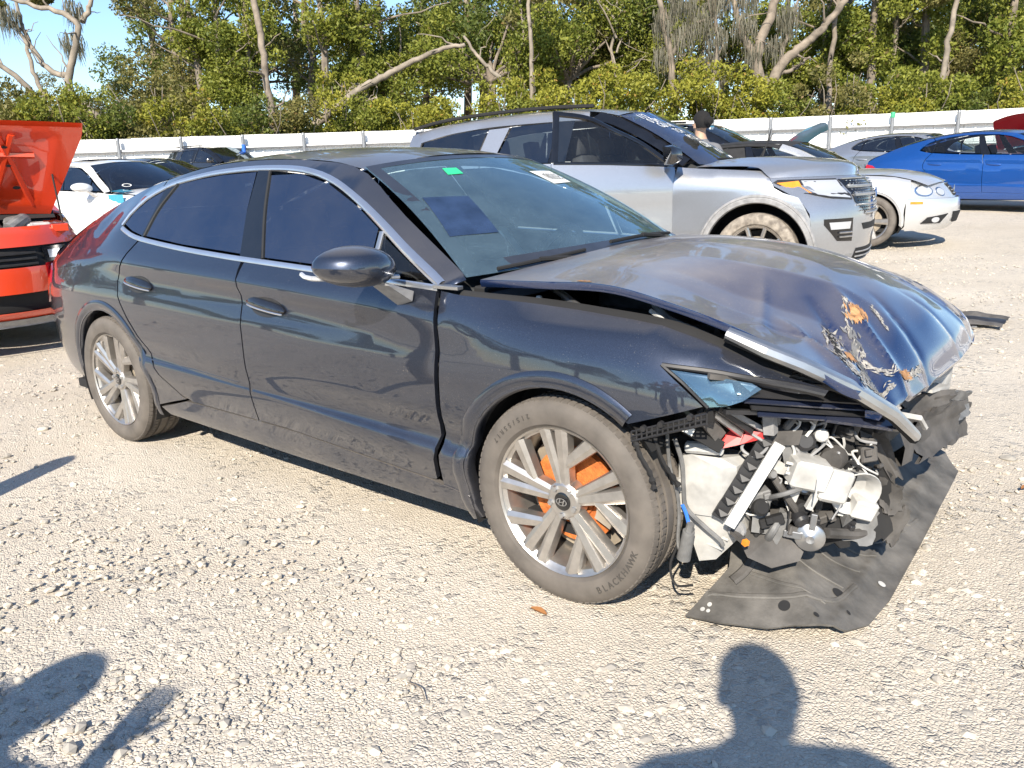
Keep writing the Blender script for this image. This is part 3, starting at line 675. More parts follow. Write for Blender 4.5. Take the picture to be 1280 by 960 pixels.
pathtree('right_pale_tree', 'pale trunk half hidden in leaves at the upper right', [([(16.8, zb), (16.9, 3), (17.0, 5.19), (17.17, 6.86), (17.3, 9)], .14, .08, 0)], 'bark_pale', [(17.2, 8.2, .8, 0), (16.7, 7.2, .6, .5)])
# woods behind the photographer, seen in the paintwork
for i, a in enumerate(np.linspace(150, 330, 20)):
    d_ = 34+5*(i % 3); t = thing('roadside_tree', 'dark green tree behind the photographer, ' + (ORD[i]+' from the left' if i else 'leftmost of the row'), 'tree', (3+d_*math.cos(R(a+25)), -2+d_*math.sin(R(a+25)), 0), i*1.3, 'trees behind the photographer', (1.1, 1.1, .8))
    tr_, lf = KINDS['round', i % 3]; put('trunk', tr_, 'bark', t); put('crown', lf, 'leaf_dark', t)
# ------------------------------------------------------------------ wheels (local: axle along Y, outer face at -Y)
CACHE = {}
def cached(key, fn):
    if key not in CACHE: CACHE[key] = fn()
    return CACHE[key]
def tyre_mesh(hi, r=.334, ri=.243, w=.215):
    h = w/2
    prof = [(ri, -h*.80), (ri+.012, -h*.95), (ri+.030, -h*1.0), (ri+.050, -h*1.01), (r-.030, -h*.99), (r-.016, -h*.93), (r-.006, -h*.84)]
    tr = []
    g = [-.60, -.22, .22, .60]
    for c in g:
        tr += [(r-.001, (c-.075)*h), (r-.010, (c-.06)*h), (r-.010, (c+.06)*h), (r-.001, (c+.075)*h)] if hi else [(r, c*h)]
    prof += [(r-.002, -h*.78)] + tr + [(r-.002, h*.78), (r-.012, h*.9), (r-.03, h*.99), (ri+.03, h*1.0), (ri, h*.8)]
    mb = MB(); mb.lathe(prof, 96 if hi else 40)
    if hi:      # lateral sipes cut across the shoulders as small proud blocks
        for k in range(84):
            a = 2*math.pi*k/84
            for (y0, y1, sk) in ((-.86, -.69, 0), (-.50, -.30, .03), (.30, .50, .03), (.69, .86, 0)):
                ca, sa = math.cos(a+sk*y0), math.sin(a+sk*y0); vs = []
                for rr in (r-.012, r+.0018):
                    for y in (y0*h, y1*h):
                        for da in (-.026, .026):
                            aa = a+da+sk*y; q = rr - (.006 if abs(y) > h*.8 else 0); vs.append((q*math.cos(aa), y, q*math.sin(aa)))
                mb.add(vs, [(0, 1, 3, 2), (4, 5, 7, 6), (0, 1, 5, 4), (2, 3, 7, 6), (0, 2, 6, 4), (1, 3, 7, 5)])
    return mb.mesh('tyre', 30)
def spoke_bar(p0, p1, w0, w1, d0, d1, dep=.03):
    """ridged spoke from p0 to p1 in the wheel plane (x, z); d = depth behind the outer face"""
    a, b = np.array(p0), np.array(p1); t = (b-a)/np.linalg.norm(b-a); n = np.array([-t[1], t[0]]); vs = []
    for p_, w_, d in ((a, w0, d0), (b, w1, d1)):
        for s_, dd in ((-1, dep), (-.92, .004), (-.30, -.004), (.75, 0), (1, .012), (1, dep)):
            q = p_+n*s_*w_/2; vs.append((q[0], d+dd, q[1]))
    f = [(i, i+1, 7+i, 6+i) for i in range(5)] + [(0, 6, 11, 5), tuple(range(5, -1, -1)), tuple(range(6, 12))]
    return vs, f
def pol(r, a): return (r*math.cos(R(a)), r*math.sin(R(a)))
def build_wheel(parent, loc, side, style='alloy', hi=False, r=.334, name='wheel', rot=0, rust=False, steer=0, rmat='rim_face', tmat='tyre_rubber'):
    hb = hub(name, parent, loc, (0, rot, steer if side < 0 else steer+math.pi))
    sc = r/.334
    put('tyre', cached(('tyre', hi), lambda: tyre_mesh(hi)), tmat, hb).scale = (sc, sc, sc)
    def rim():
        mb = MB()
        mb.lathe([(.236, -.088), (.2425, -.094), (.2445, -.088), (.240, -.08), (.226, -.072), (.215, -.03), (.205, .07), (.215, .09)], 72)
        return mb.mesh('rim', 40)
    put('rim', cached('rim', rim), rmat, hb).scale = (sc, sc, sc)
    def spokes(st):
        mb = MB()
        if st == 'alloy':
            for k in range(5):
                a = 72*k+20
                mb.add(*spoke_bar(pol(.044, a-9), pol(.239, a-2), .036, .052, -.070, -.087, .034))
                mb.add(*spoke_bar(pol(.044, a+12), pol(.239, a+13), .032, .046, -.070, -.087, .034))
                mb.add(*spoke_bar(pol(.120, a-5), pol(.239, a-30), .036, .054, -.074, -.087, .034))
            mb.lathe([(.0, -.078), (.052, -.078), (.062, -.070), (.066, -.03)], 30)
        elif st == 'star':
            for k in range(5):
                mb.add(*spoke_bar(pol(.03, 72*k), pol(.236, 72*k), .055, .085, -.06, -.082, .04))
            mb.lathe([(.0, -.072), (.05, -.072), (.062, -.06), (.066, -.03)], 24)
        else:
            for k in range(10): mb.add(*spoke_bar(pol(.03, 36*k), pol(.236, 36*k), .03, .034, -.06, -.082, .04))
            mb.lathe([(.0, -.072), (.05, -.072), (.062, -.06), (.066, -.03)], 24)
        return mb.mesh('spokes', 25)
    put('spokes', cached(('spokes', style), lambda: spokes(style)), rmat, hb).scale = (sc, sc, sc)
    def disc():
        mb = MB(); mb.lathe([(.0, -.02), (.075, -.02), (.078, -.012), (.155, -.012), (.155, .012), (.08, .012)], 48); return mb.mesh('disc')
    put('brake_disc', cached('disc', disc), 'brake_rust' if rust else 'brake_iron', hb).scale = (sc, sc, sc)
    def back():
        mb = MB(); mb.lathe([(0, .03), (.2, .03)], 32); return mb.mesh('backplate')
    put('backplate', cached('backplate', back), 'brake_iron' if hi else 'dull_black', hb).scale = (sc, sc, sc)
    if hi:
        mb = MB(); pts = [(.10+.09*i/6, y, 0) for i in range(1) for y in (0,)]
        arcs = arc2(0, 0, .165, -24, 24, 8); arcs2 = arc2(0, 0, .105, 24, -24, 8)
        mb.prism([(x, z) for x, z in arcs+arcs2], lambda u, v, d: (u, -.045+d, v), .07)
        put('caliper', mb.mesh('caliper'), 'brake_iron', hb)
        mb = MB(); mb.lathe([(0, -.082), (.024, -.082), (.030, -.079), (.031, -.07)], 32); put('centre_cap', mb.mesh('centre_cap'), 'gloss_black', hb)
        # slanted letter in an oval ring
        mb = MB(); rows = []
        for i in range(33):
            a = 2*math.pi*i/32; rows.append([(math.cos(a)*rr*1.0, -.0845, math.sin(a)*rr*.62) for rr in (.0165, .0205)])
        mb.grid(rows)
        for sx in (-1, 1): mb.add([(sx*.0075-.003-.0022+.0, -.0846, -.0095), (sx*.0075-.003+.0022, -.0846, -.0095), (sx*.0075+.003+.0022, -.0846, .0095), (sx*.0075+.003-.0022, -.0846, .0095)], [(0, 1, 2, 3)])
        mb.add([(-.0075, -.0847, -.0035), (.0075, -.0847, .0005), (.0075, -.0847, .0035), (-.0075, -.0847, -.0005)], [(0, 1, 2, 3)])
        put('emblem', mb.mesh('emblem', 0), 'chrome', hb).rotation_euler = (0, -rot, 0)
        def nut():
            q = MB(); q.lathe([(0, -.024), (.0085, -.024), (.010, -.021), (.010, 0)], 6); q.lathe([(.015, -.004), (.013, .012)], 16); return q.mesh('nut', 25)
        for k in range(5):
            x, z = pol(.046, 72*k+52); put('lug_nut', cached('nut', nut), 'satin_metal', hb).location = (x, -.062, z)
    return hb

# ------------------------------------------------------------------ the saloon body
ST = [
 (-.95, [.26, .31, .38, .48, .54, .63, .76, .83, .86, .89, .91, .93], [.66, .71, .745, .77, .775, .778, .765, .75, .74, .72, .71, .70]),
 (-.60, [.24, .30, .37, .48, .54, .63, .76, .88, .92, .97, 1.03, 1.10], [.80, .84, .86, .875, .88, .886, .88, .845, .83, .785, .72, .64]),
 (-.20, [.22, .28, .36, .48, .53, .63, .76, .91, .945, 1.05, 1.15, 1.235], [.86, .885, .90, .912, .912, .918, .912, .875, .865, .785, .70, .61]),
 (.10, [.21, .27, .35, .475, .52, .62, .75, .915, .945, 1.105, 1.165, 1.31], [.87, .89, .905, .922, .915, .922, .918, .885, .882, .79, .748, .597]),
 (.35, [.21, .26, .345, .475, .525, .62, .75, .905, .94, 1.062, 1.305, 1.365], [.875, .893, .903, .930, .905, .922, .921, .893, .894, .818, .655, .578]),
 (1.2, [.20, .25, .325, .468, .482, .60, .74, .865, .917, 1.010, 1.376, 1.412], [.875, .895, .905, .925, .919, .926, .923, .893, .905, .848, .605, .55]),
 (2.0, [.19, .24, .305, .425, .470, .58, .70, .818, .878, .982, 1.150, 1.195], [.875, .895, .904, .933, .899, .926, .926, .905, .911, .864, .770, .670]),
 (2.37, [.19, .24, .29, .405, .460, .57, .68, .783, .855, .965, .974, .990], [.875, .893, .902, .931, .894, .925, .928, .916, .911, .868, .85, .762]),
 (2.75, [.19, .24, .29, .41, .44, .57, .68, .79, .875, .937, .957, .98], [.875, .893, .902, .921, .921, .927, .927, .914, .880, .80, .77, .72]),
 (3.10, [.19, .24, .29, .40, .44, .56, .68, .78, .860, .915, .935, .96], [.86, .88, .89, .905, .908, .914, .914, .900, .862, .79, .76, .7]),
 (3.35, [.19, .24, .29, .38, .42, .52, .63, .73, .795, .845, .87, .90], [.82, .84, .85, .865, .868, .874, .872, .860, .825, .76, .72, .66]),
 (3.55, [.19, .24, .29, .36, .40, .48, .57, .65, .715, .765, .79, .82], [.74, .76, .775, .79, .795, .80, .80, .79, .765, .70, .66, .6]),
 (3.75, [.19, .24, .29, .34, .38, .45, .53, .60, .65, .695, .72, .75], [.60, .62, .63, .65, .655, .66, .66, .65, .63, .58, .55, .5])]
SD = Side(ST)
ct_line = [(.074, 1.129), (.123, 1.192), (.212, 1.26), (.378, 1.318), (.589, 1.352), (.775, 1.368), (1.047, 1.376), (1.36, 1.362), (1.587, 1.317), (1.806, 1.237), (1.978, 1.158), (2.135, 1.079), (2.345, .977)]
cb_line = [(.092, 1.112), (.20, 1.085), (.324, 1.066), (.70, 1.036), (1.07, 1.016), (1.239, 1.009), (1.696, .992), (2.343, .966)]
ctf = pch([a for a, _ in ct_line], np.array([b for _, b in ct_line])); cbf = pch([a for a, _ in cb_line], np.array([b for _, b in cb_line]))
rail_pts = [(2.40, -.765, .99), (2.0, -.667, 1.196), (1.686, -.575, 1.357), (1.4, -.555, 1.398), (1.0, -.55, 1.413), (.6, -.562, 1.395), (.2, -.59, 1.332), (-.1, -.605, 1.265), (-.4, -.62, 1.18), (-.6, -.64, 1.10), (-.8, -.67, 1.015), (-.93, -.70, .935)]
_w10 = pch([.074, .123, .212, .378, .589, .775, 1.047, 1.36, 1.587, 1.806, 1.978, 2.135, 2.351], np.array([.777, .736, .689, .647, .618, .607, .601, .615, .65, .71, .764, .812, .866]))
_rl = sorted(spline(rail_pts, 80)); _rx = np.array([a[0] for a in _rl]); _ry = np.array([-a[1] for a in _rl]); _rz = np.array([a[2] for a in _rl])
def _green(x, z, w_):
    if .10 < x < 2.40:
        z[10] = max(float(ctf(min(x, 2.345))), z[9]+.004); w_[10] = float(_w10(min(x, 2.351)))
        z[11] = max(float(np.interp(x, _rx, _rz)), z[10]+.004); w_[11] = float(np.interp(x, _rx, _ry))
SD.fix = _green
DOOR_F = [(1.283, .325), (1.274, .427), (1.257, .566), (1.256, .705), (1.247, .836), (1.226, .933), (1.228, 1.007)]
DOOR_FF = [(2.338, .963), (2.352, .868), (2.362, .766), (2.356, .543), (2.322, .30)]
DOOR_R = [(.74, .338), (.664, .356), (.519, .44), (.411, .56), (.279, .696), (.205, .795), (.196, .864), (.222, .933), (.318, 1.063)]
def seg(f, x0, x1, n=10): return [(x0+(x1-x0)*i/n, float(f(x0+(x1-x0)*i/n))) for i in range(n+1)]
zl = lambda x: float(SD.z(x)[7]); zs = lambda x: float(SD.z(x)[8]); zu = lambda x: float(SD.z(x)[4]); zd = lambda x: float(SD.z(x)[3])
CRS = (zl, zs, zu, zd, lambda x: zu(x)+.012, lambda x: zd(x)-.012, lambda x: (zu(x)+zd(x))/2, lambda x: zs(x)+.015, lambda x: zl(x)-.015)
sillz = lambda x: float(np.interp(x, [.4, .74, 1.48, 2.33, 2.5], [.34, .333, .335, .292, .285]))
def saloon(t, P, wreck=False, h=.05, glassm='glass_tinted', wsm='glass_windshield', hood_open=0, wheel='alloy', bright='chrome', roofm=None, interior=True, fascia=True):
    """all parts of the saloon, parented to the empty t; car axes: x forward from the rear axle, y left"""
    key = ('hi' if wreck else 'lo')
    hi = wreck
    if not wreck: h = .11
    def sp(name, out, mat, side, off=0, depth=.018, gap=.002, creases=(), tagk=''):
        def mk():
            if side < 0: return panel_mesh(name, out, SD.map(-1, off), h, gap, depth, creases)
            g = SD.map(1, off); return panel_mesh(name, [(-u, v) for u, v in out], lambda u, v: g(-u, v), h, gap, depth, [lambda u, c=c: c(-u) for c in creases])
        return put(name, cached((name, tagk, side, key, off, round(out[0][0], 3)), mk), mat, t)
    roofm = roofm or P
    for s in (-1, 1):
        # front door
        o = DOOR_F + seg(cbf, 1.25, 2.32, 8) + DOOR_FF + seg(sillz, 2.30, 1.30, 6)
        d = sp('front_door', o, P, s, creases=CRS)
        o = DOOR_R + seg(cbf, .34, 1.205, 8) + [(1.222, .933), (1.243, .836), (1.252, .705), (1.253, .566), (1.27, .427), (1.279, .325)] + seg(sillz, 1.26, .75, 5)
        d2 = sp('rear_door', o, P, s, creases=CRS)
        # quarter panel with wheel arch and C pillar
        arch = arc2(0, .334, .372, 205, -15, 22)
        bz = lambda x: float(np.interp(x, [-.95, -.6, -.36], [.27, .25, .23]))
        o = [(-.95, .29), (-.7, .255), (-.40, .235)] + [a for a in arch if a[1] > .235] + [(.40, .26), (.55, .30), (.70, .338), (.66, .352), (.514, .436), (.406, .556), (.273, .692), (.199, .793), (.190, .864), (.215, .935), (.31, 1.067), (.20, 1.085), (.092, 1.112), (.07, 1.129)]
        rl = [(x, z) for x, y, z in rail_pts[7:]]
        o2 = o + [(.123, 1.195), (.212, 1.263), (.30, 1.297)] + [(.25, 1.335), (.2, 1.330), (.05, 1.30)] + [(x, z-.004) for x, z in rl]
        sp('quarter_panel', o2, P, s, creases=CRS)
        # side frame above the windows: roof rail and A pillar
        up_ = [(x, z-.003) for x, y, z in spline(rail_pts[:7], 22)]
        o = [(.305, 1.300)] + [(x, float(ctf(x))+.003) for x in (.378, .589, .775, 1.047, 1.36, 1.587, 1.806, 1.978, 2.135, 2.25, 2.345)] + [(2.385, .972)] + [(x, z) for x, z in up_ if x > .26][:-1] + [(.26, 1.337)]
        sp('roof_pillar', o, roofm, s, gap=.0005)
        # sill
        o = [(.50, .225), (1.425, .208), (2.48, .198), (2.47, .27), (2.33, .288)] + seg(sillz, 2.30, .76, 8) + [(.70, .330), (.56, .292), (.44, .262)]
        sp('sill', o, P, s, off=.004)
        # glass
        wi = [(.105, 1.132), (.15, 1.19), (.235, 1.25), (.33, 1.288), (.335, 1.288), (.322, 1.20), (.352, 1.085), (.33, 1.080), (.2, 1.10)]
        sp('quarter_glass', [(.100, 1.130), (.145, 1.188), (.228, 1.248), (.335, 1.290), (.40, 1.308), (.345, 1.21), (.313, 1.08), (.2, 1.1)], glassm, s, off=-.004, depth=0, tagk='q')
        sp('rear_window', [(.43, 1.316), (.589, 1.337), (.775, 1.353), (1.03, 1.361), (1.085, 1.2), (1.175, 1.028), (.70, 1.051), (.335, 1.08), (.36, 1.2)], glassm, s, off=-.004, depth=0)
        sp('front_window', [(1.135, 1.345), (1.36, 1.347), (1.575, 1.303), (1.80, 1.222), (1.965, 1.146), (1.985, 1.0), (1.696, 1.008), (1.345, 1.02), (1.22, 1.2)], glassm, s, off=-.004, depth=0)
        sp('corner_glass', [(1.999, 1.125), (2.13, 1.063), (2.285, .99), (2.28, .985), (2.02, .997)], 'glass_clear' if wreck else glassm, s, off=-.004, depth=0)
        sp('pillar_trim', [(1.035, 1.372), (1.128, 1.368), (1.215, 1.2), (1.335, 1.012), (1.18, 1.016), (1.09, 1.19)], 'gloss_black', s, off=-.001, depth=.006)
        sp('quarter_trim', [(.335, 1.292), (.425, 1.318), (.36, 1.2), (.334, 1.07), (.312, 1.075), (.325, 1.19)], 'gloss_black', s, off=-.001, depth=.004)
        if hi:
            def mold(name, path, w, mat, off=.005, tp=None):
                f = SD.map(s); mb = strip_on(path, (lambda u, v: f(u, v)), w, off*(1 if s < 0 else -1), .006*(1 if s < 0 else -1), 40, tp)
                mb.link(name, mat, t)
            mold('window_trim', ct_line[::-1], .019, bright)
            mold('window_trim', cb_line, .019, bright)
            mold('window_seal', [(.338, 1.082), (.358, 1.2), (.428, 1.318)], .010, 'rubber_trim', .004)
            mold('window_seal', [(1.343, 1.016), (1.218, 1.2), (1.131, 1.36)], .010, 'rubber_trim', .004)
            mold('window_divider', [(1.992, 1.135), (2.0, 1.06), (2.008, .99)], .022, 'satin_metal', .003)
        # handle
        for nm, dd, cx, cz in (('handle', d, 1.415, .838), ('handle', d2, .405, .866)):
            f = SD.map(s)
            def hmk():
                mb = MB()
                rows = []
                for i in range(15):
                    u = -1+2*i/14; ww = .024*math.sqrt(max(0, 1-abs(u)**2.6))+.0015; row = []
                    for k in range(9):
                        a = math.pi*k/8; q = f(cx+u*.128, cz+.012*(-u)+ww*math.cos(a)); row.append((q[0], q[1]+s*(.004+.024*math.sin(a)*math.sqrt(max(0, 1-u*u*.85))), q[2]))
                    rows.append(row)
                mb.grid(rows); return mb.mesh('handle', 60)
            put(nm, cached(('handle', key, s, cx), hmk), 'black_chrome' if hi else P, dd)
            if hi:
                mb = MB(); rows = []
                for i in range(21):
                    a = 2*math.pi*i/20
                    rows.append([(lambda q: (q[0], q[1]+s*.0022, q[2]))(f(cx+.105*math.cos(a)*rr+.0, cz-.004+.040*math.sin(a)*rr)) for rr in (.02, 1)])
                mb.grid(rows); mb.link('handle_recess', 'black_plastic', dd)
                mb = MB(); mb.tube([(lambda q: (q[0], q[1]+s*(.006+.021*math.sqrt(max(0, 1-u*u*.85))), q[2]))(f(cx+u*.118, cz-.012*u-.012)) for u in np.linspace(-1, 1, 15)], .0035, 5); mb.link('handle_trim', 'bright_trim', dd)
        # arch flare
        for cx, a0, a1, nm in ((2.84, 203, 52 if wreck else -8, 'f'), (0, 200, -18, 'r')):
            def fl():
                rows = []
                for i in range(41):
                    a = R(a0+(a1-a0)*i/40); row = []
                    for rr, oo in ((.425, .002), (.416, .007), (.40, .009), (.372, -.004), (.367, -.02), (.372, -.055)):
                        x, z = cx+rr*math.cos(a), .334+rr*math.sin(a); row.append((x, s*(min(SD(x, z), .925)+oo), z))
                    rows.append(row)
                return MB().grid(rows).mesh('arch_flare', 50)
            put('arch_flare', cached(('flare', key, s, nm), fl), P, t)
            def li():
                rows = []
                for i in range(25):
                    a = R(205+((36 if wreck and nm == 'f' else -25)-205)*i/24); rows.append([(cx+.385*math.cos(a), s*y, .334+.385*math.sin(a)) for y in (.89, .6, .55)] + [(cx, s*.55, .334)])
                return MB().grid(rows).mesh('arch_liner', 40)
            put('arch_liner', cached(('liner', s, nm, wreck), li), 'dull_black', t)
        # mirror
        if not (wreck and s > 0):
            hm = d
            def mir():
                rows = []
                for i in range(17):
                    u = i/16; ph = math.pi*u; rows.append([])
                    for k in range(25):
                        a = 2*math.pi*k/24; cy, sy = math.cos(a), math.sin(a)
                        rx, ry, rz = .118, .150, .072
                        x = rx*math.cos(ph); x = x if x > 0 else x*.55
                        rad = math.sin(ph)**.75
                        z = rz*rad*sy*(1.0 if sy > 0 else .92) ; y = ry*rad*cy
                        rows[-1].append((2.135+x-.10*(y/ry)*s*0-.030*(abs(y)/ry)**2, s*(1.032+y*1.0*s*s) if s < 0 else (1.032+y), 1.043+z+.012*y/ry))
                return MB().grid(rows).mesh('mirror', 60)
            mo = put('mirror', cached(('mirror', s), mir), P, d)
            mb = MB(); mb.hull([(2.16, s*1.0, .985), (2.25, s*1.0, .985), (2.16, s*.97, .99), (2.25, s*.90, .92), (2.18, s*.90, .90), (2.26, s*.90, .955), (2.19, s*.90, .95), (2.22, s*1.0, .998)])
            put('mirror_arm', cached(('marm', s), lambda: mb.mesh('mirror_arm')), P if not hi else 'grey_plastic', mo)
            if hi:
                mb = MB(); mb.tube(spline([(2.20, s*.905, 1.0-.0), (2.12, s*1.10, 1.012), (2.06, s*1.172, 1.02), (2.02, s*1.165, 1.03)], 14), .008, 6); mb.link('turn_signal', 'lamp_clear', mo)
    # roof, glass front and back, boot
    def cen(rows_): return rows_
    def roof():
        rows = []
        for x in (1.70, 1.5, 1.2, .9, .6, .3, .1):
            i = pch([p_[0] for p_ in rail_pts[::-1]], np.array([[p_[1], p_[2]] for p_ in rail_pts[::-1]]))(x); y, z = -i[0], i[1]
            fwd = .085*max(0, (x-1.3)/.4)
            cz = float(np.interp(x, [.1, .3, .6, .9, 1.2, 1.5, 1.7], [1.375, 1.408, 1.441, 1.457, 1.457, 1.438, 1.408]))
            rows.append([(x+fwd*(1-v*v), -y*v, z+(cz-z)*(1-abs(v)**2.4)) for v in (0, .3, .55, .8, .93, 1)])
        return loft(rows, 30, 33, True).mesh('roof', 60)
    put('roof', cached('roof', roof), roofm, t)
    def backglass():
        rows = []
        for x, cz in ((.095, 1.374), (-.1, 1.322), (-.3, 1.257), (-.52, 1.17)):
            i = pch([p_[0] for p_ in rail_pts[::-1]], np.array([[p_[1], p_[2]] for p_ in rail_pts[::-1]]))(x); y, z = -i[0]-.02, i[1]
            rows.append([(x-.06*(1-v*v), -y*v, z+(cz-z)*(1-v*v)) for v in (0, .4, .75, 1)])
        return loft(rows, 10, 17, True).mesh('rear_glass', 60)
    put('rear_glass', cached('backglass', backglass), 'glass_dark', t)
    def boot():
        rows = []
        for x, cz, xc in ((-.525, 1.168, -.58), (-.7, 1.10, -.75), (-.85, 1.03, -.98), (-.93, .955, -1.06)):
            i = pch([p_[0] for p_ in rail_pts[::-1]], np.array([[p_[1], p_[2]] for p_ in rail_pts[::-1]]))(x); y, z = -i[0], i[1]
            rows.append([(x+(xc-x)*(1-v*v), -y*v, z+(cz-z)*(1-v*v)) for v in (0, .4, .75, 1)])
        rows.append([(-1.05, 0, .70), (-1.04, -.3, .70), (-1.0, -.55, .70), (-.945, -.72, .70)])
        return loft(rows, 18, 21, True).mesh('boot_lid', 50)
    put('boot_lid', cached('boot', boot), P, t)
    def rbump():
        rows = []
        for z, xc, xe, ye in ((.71, -1.05, -.94, .765), (.6, -1.085, -.95, .775), (.45, -1.09, -.95, .765), (.33, -1.06, -.95, .72), (.22, -1.0, -.93, .62)):
            rows.append([(xe+(xc-xe)*(1-v**2.5), -ye*v, z) for v in (0, .35, .65, .85, 1)])
        return loft(rows, 14, 25, True).mesh('rear_bumper', 50)
    put('rear_bumper', cached('rbump', rbump), P, t)
    for s in (-1, 1):
        def tl():
            rows = []
            for z0, z1, x0 in ((.70, .86, -.62), (.66, .90, -.80), (.66, .915, -.955)):
                pass
            out = [(-.70, .80), (-.80, .86), (-.948, .885), (-.948, .66), (-.86, .70)]
            if s < 0: return panel_mesh('tail_light', out, SD.map(-1, .006), .06, 0, .012)
            g = SD.map(1, .006); return panel_mesh('tail_light', [(-u, v) for u, v in out], lambda u, v: g(-u, v), .06, 0, .012)
        put('tail_light', cached(('tl', s), tl), 'lamp_red', t)
        mb = MB(); mb.grid([[(-.945, s*.765, z), (-1.02, s*.66, z), (-1.06, s*.45, z)] for z in (.72, .80, .89)])
        put('tail_light', cached(('tl2', s), lambda: mb.mesh('tail_light', 60)), 'lamp_red', t)
    def ws():
        rows = []
        for k in range(6):
            q = k/5; xe, ye, ze = 2.375+(1.70-2.375)*q, .764+(.578-.764)*q, .990+(1.362-.990)*q
            xc, zc = 2.56+(1.785-2.56)*q, 1.015+(1.402-1.015)*q
            sag = .022*math.sin(math.pi*q)
            rows.append([(xe+(xc-xe)*(1-abs(v)**2.2)+sag*.5, -ye*v, ze+(zc-ze)*(1-abs(v)**2.2)+sag) for v in (0, .3, .6, .85, 1)])
        return loft(rows, 20, 29, True).mesh('windshield', 60)
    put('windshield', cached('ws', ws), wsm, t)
    # under parts and interior
    mb = MB(); mb.box((1.15, 0, .215), (4.0 if not wreck else 3.6, 1.64, .05)); put('floor_pan', cached(('floor', wreck), lambda: mb.mesh('floor_pan')), 'dull_black', t)
    mb = MB(); mb.box((2.42, 0, .60), (.06, 1.5, .72)); put('firewall', cached('fw', lambda: mb.mesh('firewall')), 'dull_black', t)
    mb = MB(); mb.hull([(2.56, -.74, .93), (2.56, .74, .93), (1.95, -.74, .93), (1.95, .74, .93), (1.92, -.72, .75), (1.92, .72, .75), (2.15, -.7, .965), (2.15, .7, .965)])
    put('dashboard', cached('dash', lambda: mb.mesh('dashboard')), 'dash_plastic', t)
    def seat():
        q = MB(); q.box((0, 0, .16), (.50, .50, .16), (0, -.1, 0)); q.box((-.30, 0, .48), (.15, .48, .60), (0, -.32, 0)); q.box((-.44, 0, .86), (.10, .26, .17), (0, -.25, 0)); q.box((0, 0, .04), (.4, .3, .16)); return q.mesh('seat', 50)
    for x, y in ((1.45, -.38), (1.45, .38), (.5, -.38), (.5, .38)): put('seat', cached('seat', seat), 'seat_cloth', t).location = (x, y, .24)
    mb = MB(); rows = []
    for i in range(33):
        a = 2*math.pi*i/32; rows.append([(.0, 0, 0)]*0 + [((.185+.016*math.cos(b))*math.cos(a), (.185+.016*math.cos(b))*math.sin(a), .016*math.sin(b)) for b in [2*math.pi*j/8 for j in range(9)]])
    mb.grid(rows); mb.box((0, 0, -.01), (.12, .16, .04)); mb.box((.1, 0, -.005), (.14, .03, .02)); mb.box((0, .1, -.005), (.03, .16, .02)); mb.box((0, -.1, -.005), (.03, .16, .02))
    sw = put('steering_wheel', cached('sw', lambda: mb.mesh('steering_wheel')), 'grey_plastic' if wreck else 'black_plastic', t); sw.location = (1.93, .38, .90); sw.rotation_euler = (0, R(-62), 0)
    if wreck: return
    # intact front
    for s in (-1, 1):
        arch = arc2(2.84, .334, .372, -8, 203, 22)
        o = [(2.50, .20)] + [(2.37, .30), (2.368, .543), (2.374, .766), (2.364, .868), (2.352, .963)][0:] + [(2.45, .952), (2.75, .933), (2.9, .924), (3.10, .908), (3.30, .862), (3.30, .72), (3.26, .5), (3.25, .25)] + [a for a in arch if a[1] > .20]
        sp('fender', o, P, s)
    th = hub('hood_hinge', t, (2.47, 0, .97), (0, -hood_open, 0)) if hood_open else None
    def hood():
        rows = []
        for x, ye, ze, xc, zc in ((2.45, .79, .958, 2.57, 1.015), (2.75, .79, .942, 2.85, 1.01), (3.05, .782, .922, 3.15, .985), (3.3, .755, .868, 3.42, .93), (3.5, .70, .79, 3.66, .83)):
            rows.append([(x+(xc-x)*(1-v*v), -ye*v, ze+(zc-ze)*(1-abs(v)**2.6)) for v in (0, .3, .6, .85, 1)])
        m_ = loft(rows, 16, 25, True)
        if hood_open: m_.v = [(x-2.47, y, z-.97) for x, y, z in m_.v]
        return m_.mesh('hood', 50)
    ho = put('hood', cached(('hood', bool(hood_open)), hood), P, t)
    if hood_open: bpy.data.objects.remove(th); ho.location = (2.47, 0, .97); ho.rotation_euler = (0, -hood_open, 0)
    def nose():
        rows = []
        for z, xc, xe, ye in ((.83, 3.67, 3.28, .78), (.74, 3.77, 3.27, .85), (.6, 3.82, 3.25, .885), (.45, 3.83, 3.24, .885), (.33, 3.82, 3.24, .87), (.22, 3.74, 3.24, .84)):
            rows.append([(xe+(xc-xe)*(1-v**3.0), -ye*v, z) for v in (0, .3, .55, .75, .9, 1)])
        return loft(rows, 18, 33, True).mesh('front_bumper', 50)
    if fascia:
        put('front_bumper', cached('nose', nose), P, t)
        for z0, z1, yy, nm in ((.50, .74, .42, 'grille'), (.27, .36, .55, 'air_intake')):
            def gr():
                rows = [[(3.25+(3.825-3.25)*(1-abs(v*yy/.88)**3)+.008, yy*v, z) for v in np.linspace(-1, 1, 15)] for z in (z0, z1)]
                return MB().grid(rows).mesh(nm, 60)
            put(nm, cached(nm, gr), 'dull_black', t)
        for s in (-1, 1):
            def hl():
                return MB().grid([[(3.25+(3.80-3.25)*(1-v**3.0)+.008, s*v*.868, z) for v in np.linspace(.55, .985, 9)] for z in (.665, .70, .745)]).mesh('headlight', 60)
            put('headlight', cached(('hl', s), hl), 'lamp_clear', t)
    for x in (0, 2.84):
        for s in (-1, 1): build_wheel(t, (x, s*.812, .334), s, wheel)
